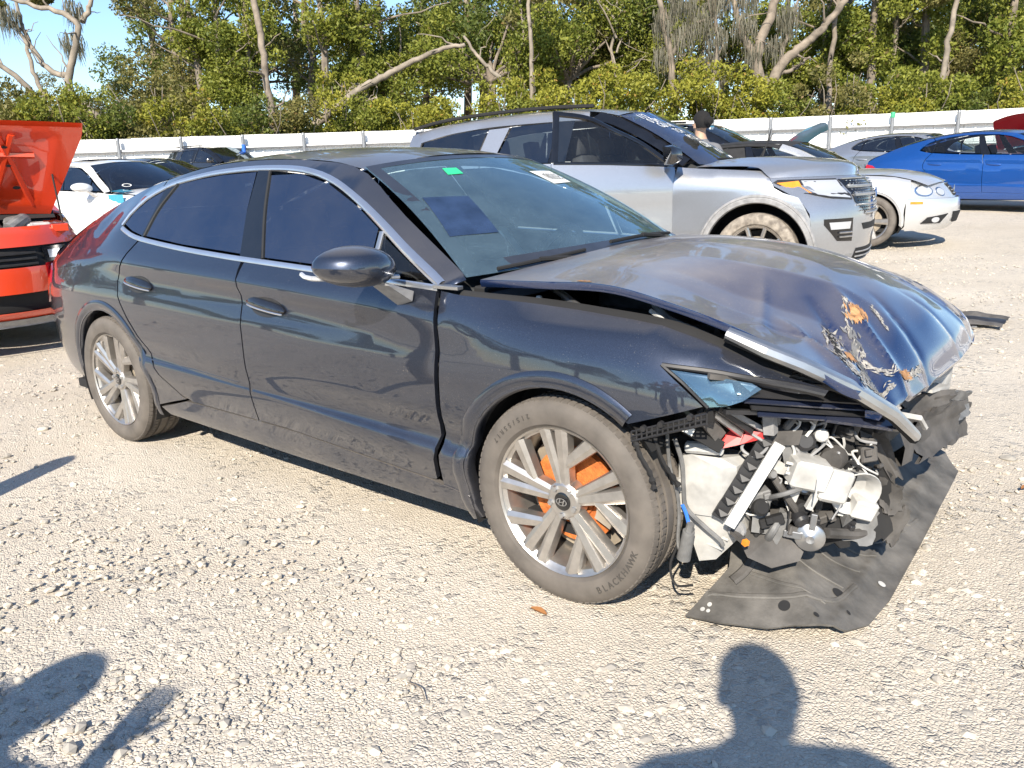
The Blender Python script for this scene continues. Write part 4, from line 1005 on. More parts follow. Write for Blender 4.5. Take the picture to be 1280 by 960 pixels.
# ------------------------------------------------------------------ the wreck
car = thing('wrecked_sedan', 'large dark slate sedan with smashed open nose and buckled blue hood in the foreground', 'car')
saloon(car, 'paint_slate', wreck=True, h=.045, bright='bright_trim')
WHEEL = []
for x, rot in ((0, .5), (2.84, 0)):
    for s in (-1, 1): WHEEL.append(build_wheel(car, (x, s*.807, .334), s, 'alloy', hi=True, rot=rot, rust=(x > 1 and s < 0)))
# raised maker's lettering on the near front tyre
def letters(txt, size, depth=.001):
    cu = bpy.data.curves.new('lettering', 'FONT'); cu.body = txt; cu.size = size; cu.extrude = depth; cu.align_x = 'CENTER'; cu.align_y = 'CENTER'
    o = bpy.data.objects.new('lettering', cu); COL.objects.link(o)
    me = bpy.data.meshes.new_from_object(o.evaluated_get(bpy.context.evaluated_depsgraph_get())); bpy.data.objects.remove(o); bpy.data.curves.remove(cu)
    return me
def arc_text(txt, rad, a_mid, step, size, y):
    mb = MB()
    for i, ch in enumerate(txt):
        if ch == ' ': continue
        a = R(a_mid+(i-(len(txt)-1)/2)*step); me = letters(ch, size)
        c, s_ = math.cos(a), math.sin(a)
        # radial outward is the letters' bottom on the lower half of the wheel
        vs = []
        for v in me.vertices:
            tx, ty = -v.co.x, -v.co.y
            vs.append((c*(rad+ty) + s_*tx*1.0, y-v.co.z, s_*(rad+ty) - c*tx))
        mb.add(vs, [tuple(p_.vertices) for p_ in me.polygons]); bpy.data.meshes.remove(me)
    return mb
arc_text('BLACKHAWK', .288, -38, 5.0, .030, -.1095).link('tyre_lettering', 'tyre_letter', WHEEL[2], 0)
arc_text('215/55R17', .288, 128, 4.2, .022, -.1095).link('tyre_lettering', 'tyre_letter', WHEEL[2], 0)

# right fender
arch = arc2(2.84, .334, .372, 203, 52, 20)
fo = [(2.345, .205), (2.345, .30), (2.372, .543), (2.378, .766), (2.366, .868), (2.352, .962), (2.45, .953), (2.62, .943), (2.75, .935), (2.9, .927), (3.04, .917), (3.13, .908), (3.25, .876), (3.36, .838), (3.47, .792), (3.565, .757), (3.50, .762), (3.40, .782), (3.30, .797), (3.175, .808), (3.235, .765), (3.302, .712), (3.20, .675), (3.09, .636)] + arch[::-1][1:] 
fo = [(a, b) for a, b in fo if b > .203]
side_panel('fender', fo, SD, 'paint_slate', car, -1, 0, .04, .004, .03)
fo2 = [(2.345, .205), (2.345, .30), (2.372, .543), (2.378, .766), (2.366, .868), (2.352, .962), (2.45, .953), (2.75, .935), (2.9, .927), (3.13, .908), (3.36, .838), (3.52, .775), (3.45, .66), (3.30, .60)] + arc2(2.84, .334, .372, 30, 203, 20)
side_panel('fender', [a for a in fo2 if a[1] > .203], SD, 'paint_slate', car, 1, 0, .06, .004, .03)
f_ = SD.map(-1)
strip_on([(2.43, .953), (2.62, .941), (2.9, .925), (3.13, .906), (3.25, .874), (3.47, .79)], lambda u, v: (f_(u, v)[0], f_(u, v)[1]+.012, f_(u, v)[2]), .02, .002, .03, 30).link('fender_flange', 'dull_black', car)
mb = MB(); mb.box((2.385, -.868, .972), (.11, .03, .012)); mb.link('fender_bracket', 'satin_metal', car)
# headlamp remains: broken lens, black louvres
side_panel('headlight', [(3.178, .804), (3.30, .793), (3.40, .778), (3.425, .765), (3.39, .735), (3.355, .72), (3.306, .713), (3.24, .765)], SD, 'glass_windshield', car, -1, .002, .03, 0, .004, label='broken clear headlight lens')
side_panel('headlight_backing', [(3.19, .80), (3.30, .788), (3.41, .77), (3.38, .735), (3.31, .718), (3.245, .765)], SD, 'paint_navy', car, -1, -.025, .04, 0, .004)
for a, b in (([(3.172, .812), (3.30, .802), (3.42, .783), (3.50, .766), (3.56, .75)], .012), ([(3.172, .812), (3.24, .768), (3.308, .712)], .009)):
    strip_on(a, f_, b, .006, .008, 24).link('headlight_trim', 'black_plastic', car)
def bar(name, p0, p1, w_, t_, mat, n_=(0, 0, 1), lab=None):
    a, b = Vector(p0), Vector(p1); d = (b-a).normalized(); n = Vector(n_); s_ = d.cross(n).normalized(); n = s_.cross(d)
    mb = MB(); mb.hull([q+s_*i*w_/2+n*j*t_/2 for q in (a, b) for i in (-1, 1) for j in (-1, 1)]); return mb.link(name, mat, car, 0, lab)
for i in range(4):
    bar('louvre', (3.36+.012*i, -.83+.02*i, .765-.022*i), (3.63+.006*i, -.50+.02*i, .698-.023*i), .055, .006, 'paint_navy' if i % 2 else 'black_plastic', (.35, -.5, .8))
bar('louvre', (3.34, -.845, .70), (3.60, -.50, .645), .02, .012, 'black_plastic')
bar('louvre_tip', (3.52, -.60, .665), (3.66, -.46, .625), .07, .01, 'paint_navy', (.2, -.5, .85))
bar('headlight_bracket', (3.30, -.86, .795), (3.58, -.60, .738), .02, .014, 'dusty_black_plastic')
# lattice bracket under the fender edge
mb = MB(); L0, L1 = Vector((3.095, -.905, .615)), Vector((3.31, -.885, .698)); d = L1-L0
for k in (0, .5, 1): mb.tube([L0+Vector((0, 0, -.028*k)), L1+Vector((0, 0, -.028*k))], .0035, 4)
for k in range(15): mb.tube([L0+d*(k/14)+Vector((0, -.002, .002)), L0+d*(k/14)+Vector((0, 0, -.03))], .003, 4)
for k in (.18, .42, .8): mb.tube([L0+d*k+Vector((0, .0, .004)), L0+d*k+Vector((0, -.012, .002))], .009, 8)
mb.link('lattice_bracket', 'black_plastic', car)
mb = MB(); mb.hull([(3.10, -.87, .61), (3.31, -.85, .70), (3.10, -.86, .585), (3.31, -.84, .665), (3.12, -.82, .60), (3.3, -.8, .68)]); mb.link('bracket_backing', 'dull_black', car)
# torn liner strip by the tyre
for a in ([(3.10, -.90, .60), (3.12, -.90, .55), (3.15, -.895, .50), (3.16, -.89, .455)], [(3.13, -.86, .62), (3.16, -.84, .52), (3.19, -.80, .44)]):
    mb = MB(); mb.tube(spline(a, 14), [.012-.008*abs(math.sin(i*1.7))*.9 for i in range(14)], 5); mb.link('torn_liner', 'dull_black', car)

# buckled hood
HR = [[(2.46, -.79, .991), (2.53, -.45, 1.022), (2.56, 0, 1.044), (2.53, .45, 1.034), (2.40, .79, 1.008)],
      [(2.72, -.80, 1.002), (2.78, -.45, 1.034), (2.80, 0, 1.050), (2.78, .45, 1.038), (2.73, .80, .994)],
      [(2.95, -.80, 1.006), (3.02, -.45, 1.024), (3.05, 0, 1.035), (3.03, .45, 1.016), (2.98, .80, .958)],
      [(3.13, -.80, .975), (3.20, -.46, .990), (3.25, 0, 1.000), (3.23, .45, .975), (3.17, .80, .916)],
      [(3.34, -.78, .913), (3.38, -.50, .920), (3.43, -.05, .930), (3.44, .40, .905), (3.39, .80, .857)],
      [(3.50, -.74, .837), (3.53, -.50, .830), (3.58, -.05, .836), (3.60, .35, .828), (3.54, .76, .790)],
      [(3.60, -.68, .765), (3.63, -.45, .745), (3.665, -.05, .750), (3.68, .32, .755), (3.645, .64, .748)],
      [(3.66, -.56, .700), (3.675, -.40, .682), (3.70, -.02, .676), (3.715, .30, .690), (3.70, .52, .702)]]
NU, NV = 130, 130
hr = [spline(r, NV) for r in HR]
hp = [[None]*NV for _ in range(NU)]
for j in range(NV):
    c = spline([hr[i][j] for i in range(len(HR))], NU)
    for i in range(NU): hp[i][j] = np.array(c[i])
def segd(p_, a, b):
    a, b = np.array(a), np.array(b); t = np.clip(((p_-a)@(b-a))/((b-a)@(b-a)), 0, 1); q = a+t*(b-a); s_ = (b-a)[0]*(p_-a)[1]-(b-a)[1]*(p_-a)[0]
    return np.linalg.norm(p_-q), np.sign(s_), t
DENT = [((3.60, -.30), .10, -.010), ((3.12, .2), .25, .008), ((3.52, .12), .14, .010)]
RIDGE = pch([2.5, 2.75, 2.95, 3.16, 3.31, 3.42, 3.50, 3.62, 3.75], np.array([-.22, -.25, -.30, -.29, -.23, -.15, -.13, -.16, -.2]))
FOLD = [((2.70, -.02), (3.30, -.02), .006, .05), ((3.36, -.30), (3.66, -.50), -.030, .022), ((3.38, -.17), (3.67, -.36), .022, .018), ((3.34, -.50), (3.62, -.62), .020, .018), ((3.47, -.04), (3.70, -.16), -.012, .018), ((3.42, .34), (3.70, .42), .009, .014), ((3.50, .16), (3.71, .20), -.006, .018), ((3.30, -.64), (3.48, -.52), -.014, .02), ((3.22, -.30), (3.36, -.66), .010, .02)]
for i in range(NU):
    for j in range(NV):
        p_ = hp[i][j]; q = p_[:2].copy(); dz = 0
        for c, r_, a in DENT: dz += a*math.exp(-((q-np.array(c))**2).sum()/(r_*r_))
        for a, b, hgt, w_ in FOLD:
            dd, sg, t = segd(q, a, b); dz += hgt*math.exp(-dd/w_)*min(1, t*2.5+.05)
        ry = float(RIDGE(q[0])); ey = hp[i][0][1]; k = (ry-q[1])/max(ry-ey, .05); env = math.exp(-((q[0]-3.30)/.26)**2)
        if k > 0: dz += (-.042*min(k/.38, 1)*(1-max(0, (k-.62)/.38)) + .012*(1-min(k/.38, 1)))*env
        else: dz += .012*math.exp(k*3.0)*env
        dz += .0025*math.sin(31*q[0]+17*q[1])*math.exp(-((q[0]-3.55)/.14)**2)
        p_[2] += dz
def HF(u, v):
    u = min(max(u, 0), .9999)*(NU-1); v = min(max(v, 0), .9999)*(NV-1); i, j = int(u), int(v); a, b = u-i, v-j
    return (hp[i][j]*(1-a)+hp[i+1][j]*a)*(1-b)+(hp[i][j+1]*(1-a)+hp[i+1][j+1]*a)*b
mb = MB(); rows = []
for i in range(NU):
    r = [hp[i][0]+np.array([0, .035, -.024]), hp[i][0]+np.array([0, .004, -.024]), hp[i][0]+np.array([0, -.002, -.010])] + [hp[i][j] for j in range(NV)] + [hp[i][-1]+np.array([0, .002, -.010]), hp[i][-1]+np.array([0, -.004, -.024]), hp[i][-1]+np.array([0, -.03, -.024])]
    rows.append(r)
e = rows[-1]; rows += [[p_+np.array([.004, 0, -.008]) for p_ in e], [p_+np.array([-.004, 0, -.024]) for p_ in e], [p_+np.array([-.04, 0, -.022]) for p_ in e]]
mb.grid(rows); hood = mb.link('hood', 'paint_hood', car, 40, 'buckled dark blue hood')
rows = [[hp[i][j]+np.array([0, 0, -.028]) for j in range(3, NV-3, 4)] for i in range(2, NU-2, 4)]
MB().grid(rows).link('hood_frame', 'dull_black', hood)
def gash(name, pts, w_, mat, lift=.0016, seed=1):
    """scuff: ragged flecks of bare primer strung along a path on the hood"""
    rg = random.Random(seed); pp = spline(pts, 60); mb = MB(); n = int(26+3200*w_)
    for k in range(n):
        i = rg.randrange(2, 58); a, b = np.array(pp[i-1]), np.array(pp[i+1]); t = (b-a)/np.linalg.norm(b-a); nn = np.array([-t[1], t[0]]); c = np.array(pp[i])+nn*rg.gauss(0, w_*.5); L = rg.uniform(.3, 1.2)*w_*.9+.003; q = rg.uniform(.15, .5)*w_*.45+.0012
        al = rg.gauss(0, .35); t2 = t*math.cos(al)+nn*math.sin(al); n2 = np.array([-t2[1], t2[0]]); poly = [c-t2*L, c-t2*L*.3+n2*q*rg.uniform(.5, 1), c+t2*L*.4+n2*q*rg.uniform(.3, 1), c+t2*L, c+t2*L*.2-n2*q*rg.uniform(.4, 1)]
        lz = lift+rg.uniform(0, .0008); mb.add([HF(*p_)+np.array([.0008, -.0006, lz]) for p_ in poly], [(0, 1, 2, 3, 4)])
    o = mb.link(name, mat, hood, 0); o['kind'] = 'stuff'; return o
gash('paint_scratch', [(.73, .247), (.787, .18), (.831, .135), (.88, .10)], .016, 'scratch_pale', .0016, 3)
gash('paint_scratch', [(.735, .24), (.79, .172), (.835, .125)], .008, 'dull_black', .0024, 4)
gash('paint_scratch', [(.708, .371), (.76, .30), (.798, .247), (.865, .146), (.933, .067)], .014, 'scratch_pale', .0016, 5)
gash('paint_scratch', [(.78, .285), (.83, .20), (.88, .15), (.93, .085)], .016, 'engine_grey', .0024, 6)
gash('paint_scratch', [(.81, .245), (.855, .205), (.90, .22), (.925, .26)], .012, 'scratch_pale', .0018, 7)
gash('paint_scratch', [(.933, .075), (.938, .13), (.944, .2)], .012, 'scratch_pale', .002, 8)
gash('paint_scratch', [(.95, .265), (.957, .31), (.962, .38)], .012, 'scratch_pale', .002, 9)
gash('paint_scratch', [(.767, .404), (.80, .385), (.845, .36)], .005, 'scratch_pale', .002, 10)
gash('rust_spot', [(.75, .352), (.765, .335), (.785, .32)], .018, 'primer_rust', .003, 11)
gash('rust_spot', [(.82, .175), (.838, .160)], .009, 'primer_rust', .003, 12)
gash('rust_spot', [(.94, .255), (.95, .295)], .013, 'primer_rust', .003, 13)
gash('rust_spot', [(.285, .004), (.315, .002)], .006, 'primer_rust', .003, 14)
# engine bay seen through the gap
mb = MB(); mb.box((2.85, 0, .60), (.62, .9, .46)); mb.box((2.80, .05, .86), (.5, .55, .10)); mb.box((2.9, -.48, .72), (.3, .2, .25)); mb.link('engine_block', 'engine_grey', car)
for s in (-1, 1):
    mb = MB(); mb.grid([[(2.42, s*.70, .35), (2.9, s*.70, .35), (3.28, s*.66, .40)], [(2.42, s*.70, .88), (2.9, s*.70, .86), (3.28, s*.66, .74)], [(2.42, s*.755, .905), (2.9, s*.755, .895), (3.28, s*.72, .76)]]); mb.link('inner_apron', 'dull_black', car)
    mb = MB(); mb.lathe([(.0, .86), (.075, .86), (.085, .84), (.09, .78)], 20, (0, 0, 0)); mb.v = [(x+2.80, z_+s*.60, y) for x, y, z_ in mb.v]; mb.link('strut_tower', 'engine_grey', car)
    mb = MB(); mb.box((2.95, s*.50, .42), (1.0, .09, .13)); mb.link('frame_rail', 'dusty_black_plastic', car)
mb = MB(); mb.tube(spline([(2.60, -.60, .955), (2.73, -.70, .945), (2.80, -.745, .93), (2.88, -.775, .905)], 12), .012, 8); mb.link('gas_strut', 'satin_metal', car)
mb = MB(); mb.tube(spline([(3.02, -.64, .93), (3.10, -.70, .90), (3.20, -.70, .87), (3.28, -.66, .82)], 14), .012, 8); mb.link('hose', 'grey_plastic', car)
mb = MB(); mb.tube(spline([(3.06, -.74, .93), (3.12, -.76, .905), (3.16, -.74, .86)], 10), .007, 6); mb.link('hose', 'white_plastic', car)
for x, y, z in ((2.66, -.74, .935), (2.87, -.755, .905), (3.03, -.75, .90), (2.74, -.745, .92)):
    mb = MB(); mb.lathe([(0, .012), (.009, .010), (.011, 0), (.016, 0)], 10); mb.v = [(a+x, c+y, b+z) for a, b, c in mb.v]; mb.link('bolt', 'pale_plastic', car)
mb = MB(); mb.box((3.33, .12, .50), (.05, 1.0, .48)); mb.link('radiator', 'dull_black', car)
mb = MB()
for k in range(22): mb.box((3.362, .12, .29+.02*k), (.012, .95, .006))
mb.link('radiator_fins', 'engine_grey', car)
bar('radiator_support', (3.36, -.62, .745), (3.40, .66, .755), .07, .03, 'dull_black')
bar('radiator_support', (3.40, -.56, .30), (3.44, .62, .27), .05, .05, 'dusty_black_plastic')
# hood edge strip thrown forward
ST_ = [Vector(q) for q in ((3.322, -.802, .905), (3.428, -.792, .868), (3.502, -.748, .832), (3.604, -.652, .762), (3.690, -.525, .668), (3.735, -.445, .588))]
q = []
for i, P_ in enumerate(ST_):
    d = (ST_[min(i+1, 5)]-ST_[max(i-1, 0)]).normalized(); n = Vector((.15, -.62, .77)); s_ = d.cross(n).normalized(); n = s_.cross(d); k = 1 if 0 < i < 5 else .75
    q.append([P_+s_*a*k+n*b*k for a, b in ((-.021, -.012), (-.020, .004), (-.004, .010), (.004, .010), (.018, .002), (.020, -.012))])
mb = MB(); mb.grid(q); mb.link('hood_seal_strip', 'satin_metal', car, 20)
mb = MB(); mb.tube([P_+Vector((-.012, .022, -.016)) for P_ in ST_], .017, 6); mb.link('hood_seal_backing', 'dull_black', car)
mb = MB(); mb.tube(spline([(3.40, -.74, .80), (3.50, -.66, .765), (3.60, -.56, .70), (3.62, -.52, .665)], 14), .007, 6); mb.link('hose', 'dusty_black_plastic', car)

# washer tank, near side: white, lumpy
mb = MB()
mb.hull([(3.155, -.73, .50), (3.17, -.74, .47), (3.165, -.745, .33), (3.30, -.755, .50), (3.33, -.72, .50), (3.335, -.70, .36), (3.30, -.735, .34), (3.16, -.60, .50), (3.34, -.58, .50), (3.16, -.60, .33), (3.34, -.58, .33), (3.20, -.745, .52), (3.29, -.74, .525)])
mb.link('washer_tank', 'white_plastic', car, 28)
mb = MB(); mb.hull([(3.17, -.735, .34), (3.29, -.73, .345), (3.335, -.69, .37), (3.225, -.72, .175), (3.27, -.70, .185), (3.335, -.62, .27), (3.17, -.6, .30), (3.33, -.58, .33), (3.22, -.62, .19)]); mb.link('washer_tank_sump', 'white_plastic', car, 28)
mb = MB()
for k in range(3): mb.box((3.27+.012*k, -.715+.01*k, .235+.03*k), (.05, .006, .008), (0, .3, .3))
mb.link('tank_rib', 'white_plastic', car)
mb = MB(); mb.tube([(3.185, -.735, .537), (3.29, -.74, .552)], .019, 10); mb.link('tank_neck', 'pale_plastic', car)
mb = MB(); mb.hull([(3.14, -.735, .43), (3.17, -.76, .44), (3.17, -.76, .40), (3.14, -.735, .39), (3.2, -.70, .45), (3.2, -.7, .38)]); mb.link('tank_bracket', 'white_plastic', car)
mb = MB(); mb.lathe([(0, -.012), (.016, -.012), (.019, 0), (.028, .002), (.030, .012)], 20, (3.325, -.70, .295)); mb.link('tank_grommet', 'grey_plastic', car)
bar('sensor', (3.32, -.71, .295), (3.365, -.73, .283), .016, .014, 'dusty_black_plastic'); bar('sensor_tip', (3.365, -.73, .283), (3.378, -.736, .280), .016, .015, 'amber_plastic')
# diagonal ribbed strut
A, B = Vector((3.325, -.755, .335)), Vector((3.425, -.665, .575)); d = (B-A).normalized(); n = Vector((.45, -.85, .1)); s_ = d.cross(n).normalized()
mb = MB(); mb.hull([q+s_*a+n*b for q in (A, B) for a in (-.012, .02) for b in (0, .012)]); mb.link('diagonal_strut', 'pale_plastic', car, 0)
mb = MB(); mb.hull([q-s_*.034+n*b+s_*a for q in (A, B) for a in (-.016, .020) for b in (-.02, -.008)])
for k in range(7):
    q = A+(B-A)*((k+.3)/7); mb.hull([q-s_*.05+n*-.008, q-s_*.012+n*-.008, q+(B-A)*.06-s_*.012+n*.008, q+(B-A)*.06-s_*.046+n*.004, q-s_*.03+n*.012])
mb.link('strut_ribs', 'black_plastic', car, 0)
# white headlamp carcass
mb = MB(); mb.box((3.485, -.585, .475), (.11, .09, .085), (.1, .25, .7)); mb.box((3.535, -.53, .435), (.09, .09, .10), (0, .3, .8)); mb.box((3.46, -.60, .43), (.03, .02, .10), (.2, .2, .7)); mb.box((3.51, -.58, .405), (.02, .02, .09), (.1, .4, .7)); mb.link('headlight_housing', 'white_plastic', car, 30)
mb = MB(); mb.lathe([(0, .05), (.035, .045), (.058, .02), (.068, -.015), (.074, -.02), (.072, -.024), (.060, -.012), (.045, .015), (0, .03)], 26); o = mb.link('headlight_bowl', 'white_plastic', car, 40); o.location = (3.585, -.475, .405); o.rotation_euler = (.25, 0, .75)
mb = MB(); mb.box((3.605, -.445, .345), (.07, .06, .06), (.2, .3, .7)); mb.box((3.57, -.47, .33), (.05, .015, .03), (0, .2, .6)); mb.link('headlight_housing', 'white_plastic', car, 30)
for dz in (0, .03, .06): bar('housing_rib', (3.44, -.635, .45+dz), (3.53, -.585, .425+dz), .008, .006, 'white_plastic', (.5, -.8, .3))
mb = MB(); mb.hull([(3.33, -.665, .515), (3.40, -.64, .52), (3.46, -.60, .48), (3.48, -.585, .455), (3.42, -.62, .465), (3.34, -.66, .49), (3.40, -.6, .48)]); mb.link('lamp_bracket', 'white_plastic', car, 20)
mb = MB(); mb.lathe([(0, -.01), (.03, -.01), (.036, 0), (.036, .03)], 16, (3.535, -.53, .505)); mb.link('bulb_socket', 'dusty_black_plastic', car)
mb = MB(); mb.hull([(3.415, -.62, .56), (3.47, -.57, .565), (3.48, -.56, .50), (3.43, -.61, .48), (3.45, -.55, .55), (3.44, -.6, .60)]); mb.link('connector', 'engine_grey', car, 20)
# red bracket
mb = MB(); mb.hull([(3.275, -.735, .568), (3.285, -.745, .552), (3.335, -.72, .568), (3.34, -.70, .60), (3.30, -.71, .60)]); mb.hull([(3.335, -.72, .568), (3.345, -.70, .605), (3.385, -.68, .605), (3.39, -.68, .585), (3.35, -.71, .575)]); mb.link('red_bracket', 'red_plastic', car, 0)
for p0, p1, w_, m_ in (((3.29, -.84, .70), (3.335, -.71, .60), .022, 'satin_metal'), ((3.315, -.83, .70), (3.36, -.70, .605), .016, 'black_plastic'), ((3.27, -.84, .685), (3.29, -.75, .59), .04, 'dusty_black_plastic'), ((3.20, -.83, .64), (3.30, -.76, .565), .035, 'dull_black'), ((3.33, -.80, .69), (3.385, -.68, .61), .014, 'grey_plastic')):
    bar('torn_bracket', p0, p1, w_, .012, m_, (.5, -.7, .4))
bar('label_tag', (3.205, -.835, .635), (3.238, -.812, .612), .022, .004, 'paper_white', (.5, -.8, .4))
bar('clear_tube', (3.405, -.69, .665), (3.41, -.685, .605), .03, .03, 'grey_plastic', (1, 0, 0))
mb = MB(); mb.hull([(3.40, -.66, .60), (3.47, -.60, .60), (3.46, -.60, .555), (3.40, -.66, .56), (3.42, -.58, .62)]); mb.link('hose_boot', 'dusty_black_plastic', car)
# lower black box, horn, shrouds
mb = MB(); mb.hull([(3.325, -.67, .255), (3.37, -.71, .225), (3.425, -.66, .185), (3.485, -.60, .20), (3.49, -.585, .225), (3.42, -.60, .285), (3.34, -.62, .285)]); mb.link('lower_duct', 'dusty_black_plastic', car, 20)
mb = MB(); mb.hull([(3.36, -.66, .335), (3.40, -.63, .345), (3.41, -.63, .275), (3.36, -.665, .285)]); mb.hull([(3.41, -.635, .335), (3.455, -.60, .325), (3.425, -.63, .245), (3.405, -.64, .28)]); mb.link('duct_vane', 'engine_grey', car, 0)
mb = MB(); mb.lathe([(0, -.016), (.012, -.018), (.018, -.012), (.036, -.008), (.043, -.002), (.043, .008), (.02, .03)], 28); mb.box((-.05, -.006, .004), (.05, .02, .022)); mb.box((.0, -.008, .055), (.018, .016, .05))
hn = mb.link('horn', 'satin_metal', car); hn.location = (3.505, -.585, .275); hn.rotation_euler = (0, .1, .35)
mb = MB(); mb.tube([(3.54, -.55, .285), (3.59, -.45, .255), (3.62, -.40, .25)], .016, 8); mb.link('horn_bracket', 'dusty_black_plastic', car)
rg = random.Random(11)
def shard(name, quad, t_, mat, amp=.012, n=7):
    a = [Vector(q) for q in quad]; nn = (a[1]-a[0]).cross(a[2]-a[0]).normalized(); rows = []; k1, k2 = rg.uniform(2, 6), rg.uniform(2, 6)
    for i in range(n+1):
        f, bk = [], []
        for j in range(n+1):
            u, v = i/n, j/n; e = .10 if i in (0, n) or j in (0, n) else 0
            u2, v2 = u+rg.uniform(-e, e)*.7, v+rg.uniform(-e, e)*.7
            p_ = (a[0]*(1-u2)+a[1]*u2)*(1-v2)+(a[3]*(1-u2)+a[2]*u2)*v2; d_ = amp*(math.sin(k1*u+2*v)+math.sin(k2*v-1.5*u)+rg.uniform(-.35, .35)); f.append(p_+nn*(d_+t_*.5)); bk.append(p_+nn*(d_-t_*.5))
        rows.append(f+bk[::-1]+[f[0]])
    return MB().grid(rows).link(name, mat, car, 28)
shard('torn_shroud', [(3.575, -.40, .60), (3.605, -.36, .595), (3.665, -.27, .40), (3.645, -.30, .385)], .012, 'dusty_black_plastic')
shard('torn_shroud', [(3.58, -.36, .42), (3.64, -.30, .42), (3.655, -.30, .22), (3.59, -.37, .20)], .01, 'dull_black')
shard('torn_shroud', [(3.62, -.33, .40), (3.675, -.27, .37), (3.675, -.28, .29), (3.64, -.32, .28)], .008, 'dusty_black_plastic')
shard('torn_shroud', [(3.655, -.30, .30), (3.685, -.26, .30), (3.675, -.29, .17), (3.655, -.33, .20)], .008, 'dusty_black_plastic')
shard('torn_shroud', [(3.56, -.47, .34), (3.63, -.40, .34), (3.635, -.41, .22), (3.56, -.48, .24)], .01, 'engine_grey')
shard('torn_shroud', [(3.49, -.52, .44), (3.56, -.44, .36), (3.60, -.42, .22), (3.50, -.50, .22)], .01, 'dull_black')
shard('torn_shroud', [(3.40, -.58, .70), (3.60, -.40, .67), (3.60, -.42, .50), (3.40, -.55, .50)], .01, 'dull_black')
shard('torn_shroud', [(3.42, -.66, .665), (3.55, -.56, .665), (3.56, -.53, .63), (3.44, -.62, .63)], .01, 'dusty_black_plastic')
def pos():
    x = rg.uniform(3.36, 3.62); return (x, -.63+(x-3.36)*.92+rg.uniform(-.05, .04), rg.uniform(.27, .66))
DK = ['dull_black', 'black_plastic', 'dusty_black_plastic', 'engine_grey', 'black_plastic', 'dull_black', 'dusty_black_plastic']
for k in range(26):
    mb = MB(); mb.box((0, 0, 0), (rg.uniform(.03, .075), rg.uniform(.025, .05), rg.uniform(.025, .06))); mb.box((rg.uniform(-.02, .02), -.02, .01), (.02, .03, .018)); o = mb.link('module_box', rg.choice(DK), car, 30); o.location = pos(); o.rotation_euler = (rg.uniform(-.4, .4), rg.uniform(-.5, .5), rg.uniform(.2, 1.2))
for k in range(16):
    r_ = rg.uniform(.012, .030); mb = MB(); mb.lathe([(0, -.03), (r_*.7, -.03), (r_, -.022), (r_, .0), (r_*.8, .004), (r_*.8, .03), (0, .032)], 16); o = mb.link('round_fitting', rg.choice(DK+['satin_metal', 'pale_plastic']), car, 30); o.location = pos(); o.rotation_euler = (rg.uniform(-.5, .5), 0, rg.uniform(.1, 1.1))
for k in range(16):
    p0 = Vector(pos()); p1 = p0+Vector((rg.uniform(-.06, .10), rg.uniform(-.03, .06), rg.uniform(-.14, .06))); mb = MB(); mb.tube(spline([p0, (p0+p1)/2+Vector((.01, -.03, .01)), p1], 12), rg.uniform(.006, .012), 8); mb.link('hose', rg.choice(DK), car)
for k in range(14):
    c = Vector(pos()); mb = MB(); mb.hull([c+Vector((rg.uniform(-.03, .03), rg.uniform(-.03, .03), rg.uniform(-.026, .026))) for _ in range(6)]); mb.link('broken_piece', rg.choice(DK), car, 0)
for k in range(30):
    x = rg.uniform(3.36, 3.58); y = -.63+(x-3.36)*.85+rg.uniform(-.04, .03); z = rg.uniform(.38, .62); pts = [Vector((x, y, z))]
    for _ in range(4): pts.append(pts[-1]+Vector((rg.uniform(-.03, .05), rg.uniform(-.03, .03), rg.uniform(-.06, .05))))
    mb = MB(); mb.tube(spline(pts, 18), rg.choice((.003, .004, .0025)), 6); mb.link('wire', rg.choice(['grey_plastic', 'dull_black', 'white_plastic', 'pale_plastic', 'dull_black']), car)
for pts, r_, m_ in (([(3.15, -.80, .60), (3.155, -.785, .48), (3.175, -.775, .40), (3.18, -.77, .33), (3.185, -.78, .24), (3.215, -.79, .20)], .006, 'engine_grey'),
                    ([(3.17, -.79, .575), (3.185, -.77, .50), (3.19, -.765, .42), (3.20, -.765, .36), (3.26, -.76, .31), (3.30, -.74, .27), (3.305, -.735, .255)], .007, 'engine_grey'),
                    ([(3.175, -.77, .23), (3.165, -.79, .17), (3.19, -.80, .12), (3.24, -.79, .13)], .004, 'dull_black'),
                    ([(3.19, -.772, .37), (3.205, -.775, .345), (3.22, -.785, .315)], .006, 'blue_plastic'),
                    ([(3.36, -.70, .60), (3.40, -.68, .565), (3.37, -.69, .53), (3.335, -.70, .55), (3.35, -.70, .59)], .0045, 'grey_plastic'),
                    ([(3.44, -.60, .66), (3.46, -.60, .62), (3.44, -.62, .585), (3.45, -.60, .53), (3.44, -.62, .48)], .004, 'pale_plastic'),
                    ([(3.45, -.60, .645), (3.49, -.57, .615), (3.475, -.585, .58)], .005, 'pale_plastic')):
    mb = MB(); mb.tube(spline(pts, 26), r_, 7); mb.link('cable', m_, car)
mb = MB(); mb.tube([(3.228, -.79, .325), (3.222, -.79, .30)], .012, 10); mb.tube([(3.222, -.79, .30), (3.205, -.785, .205)], [.018, .021], 12); mb.link('cable_plug', 'engine_grey', car)
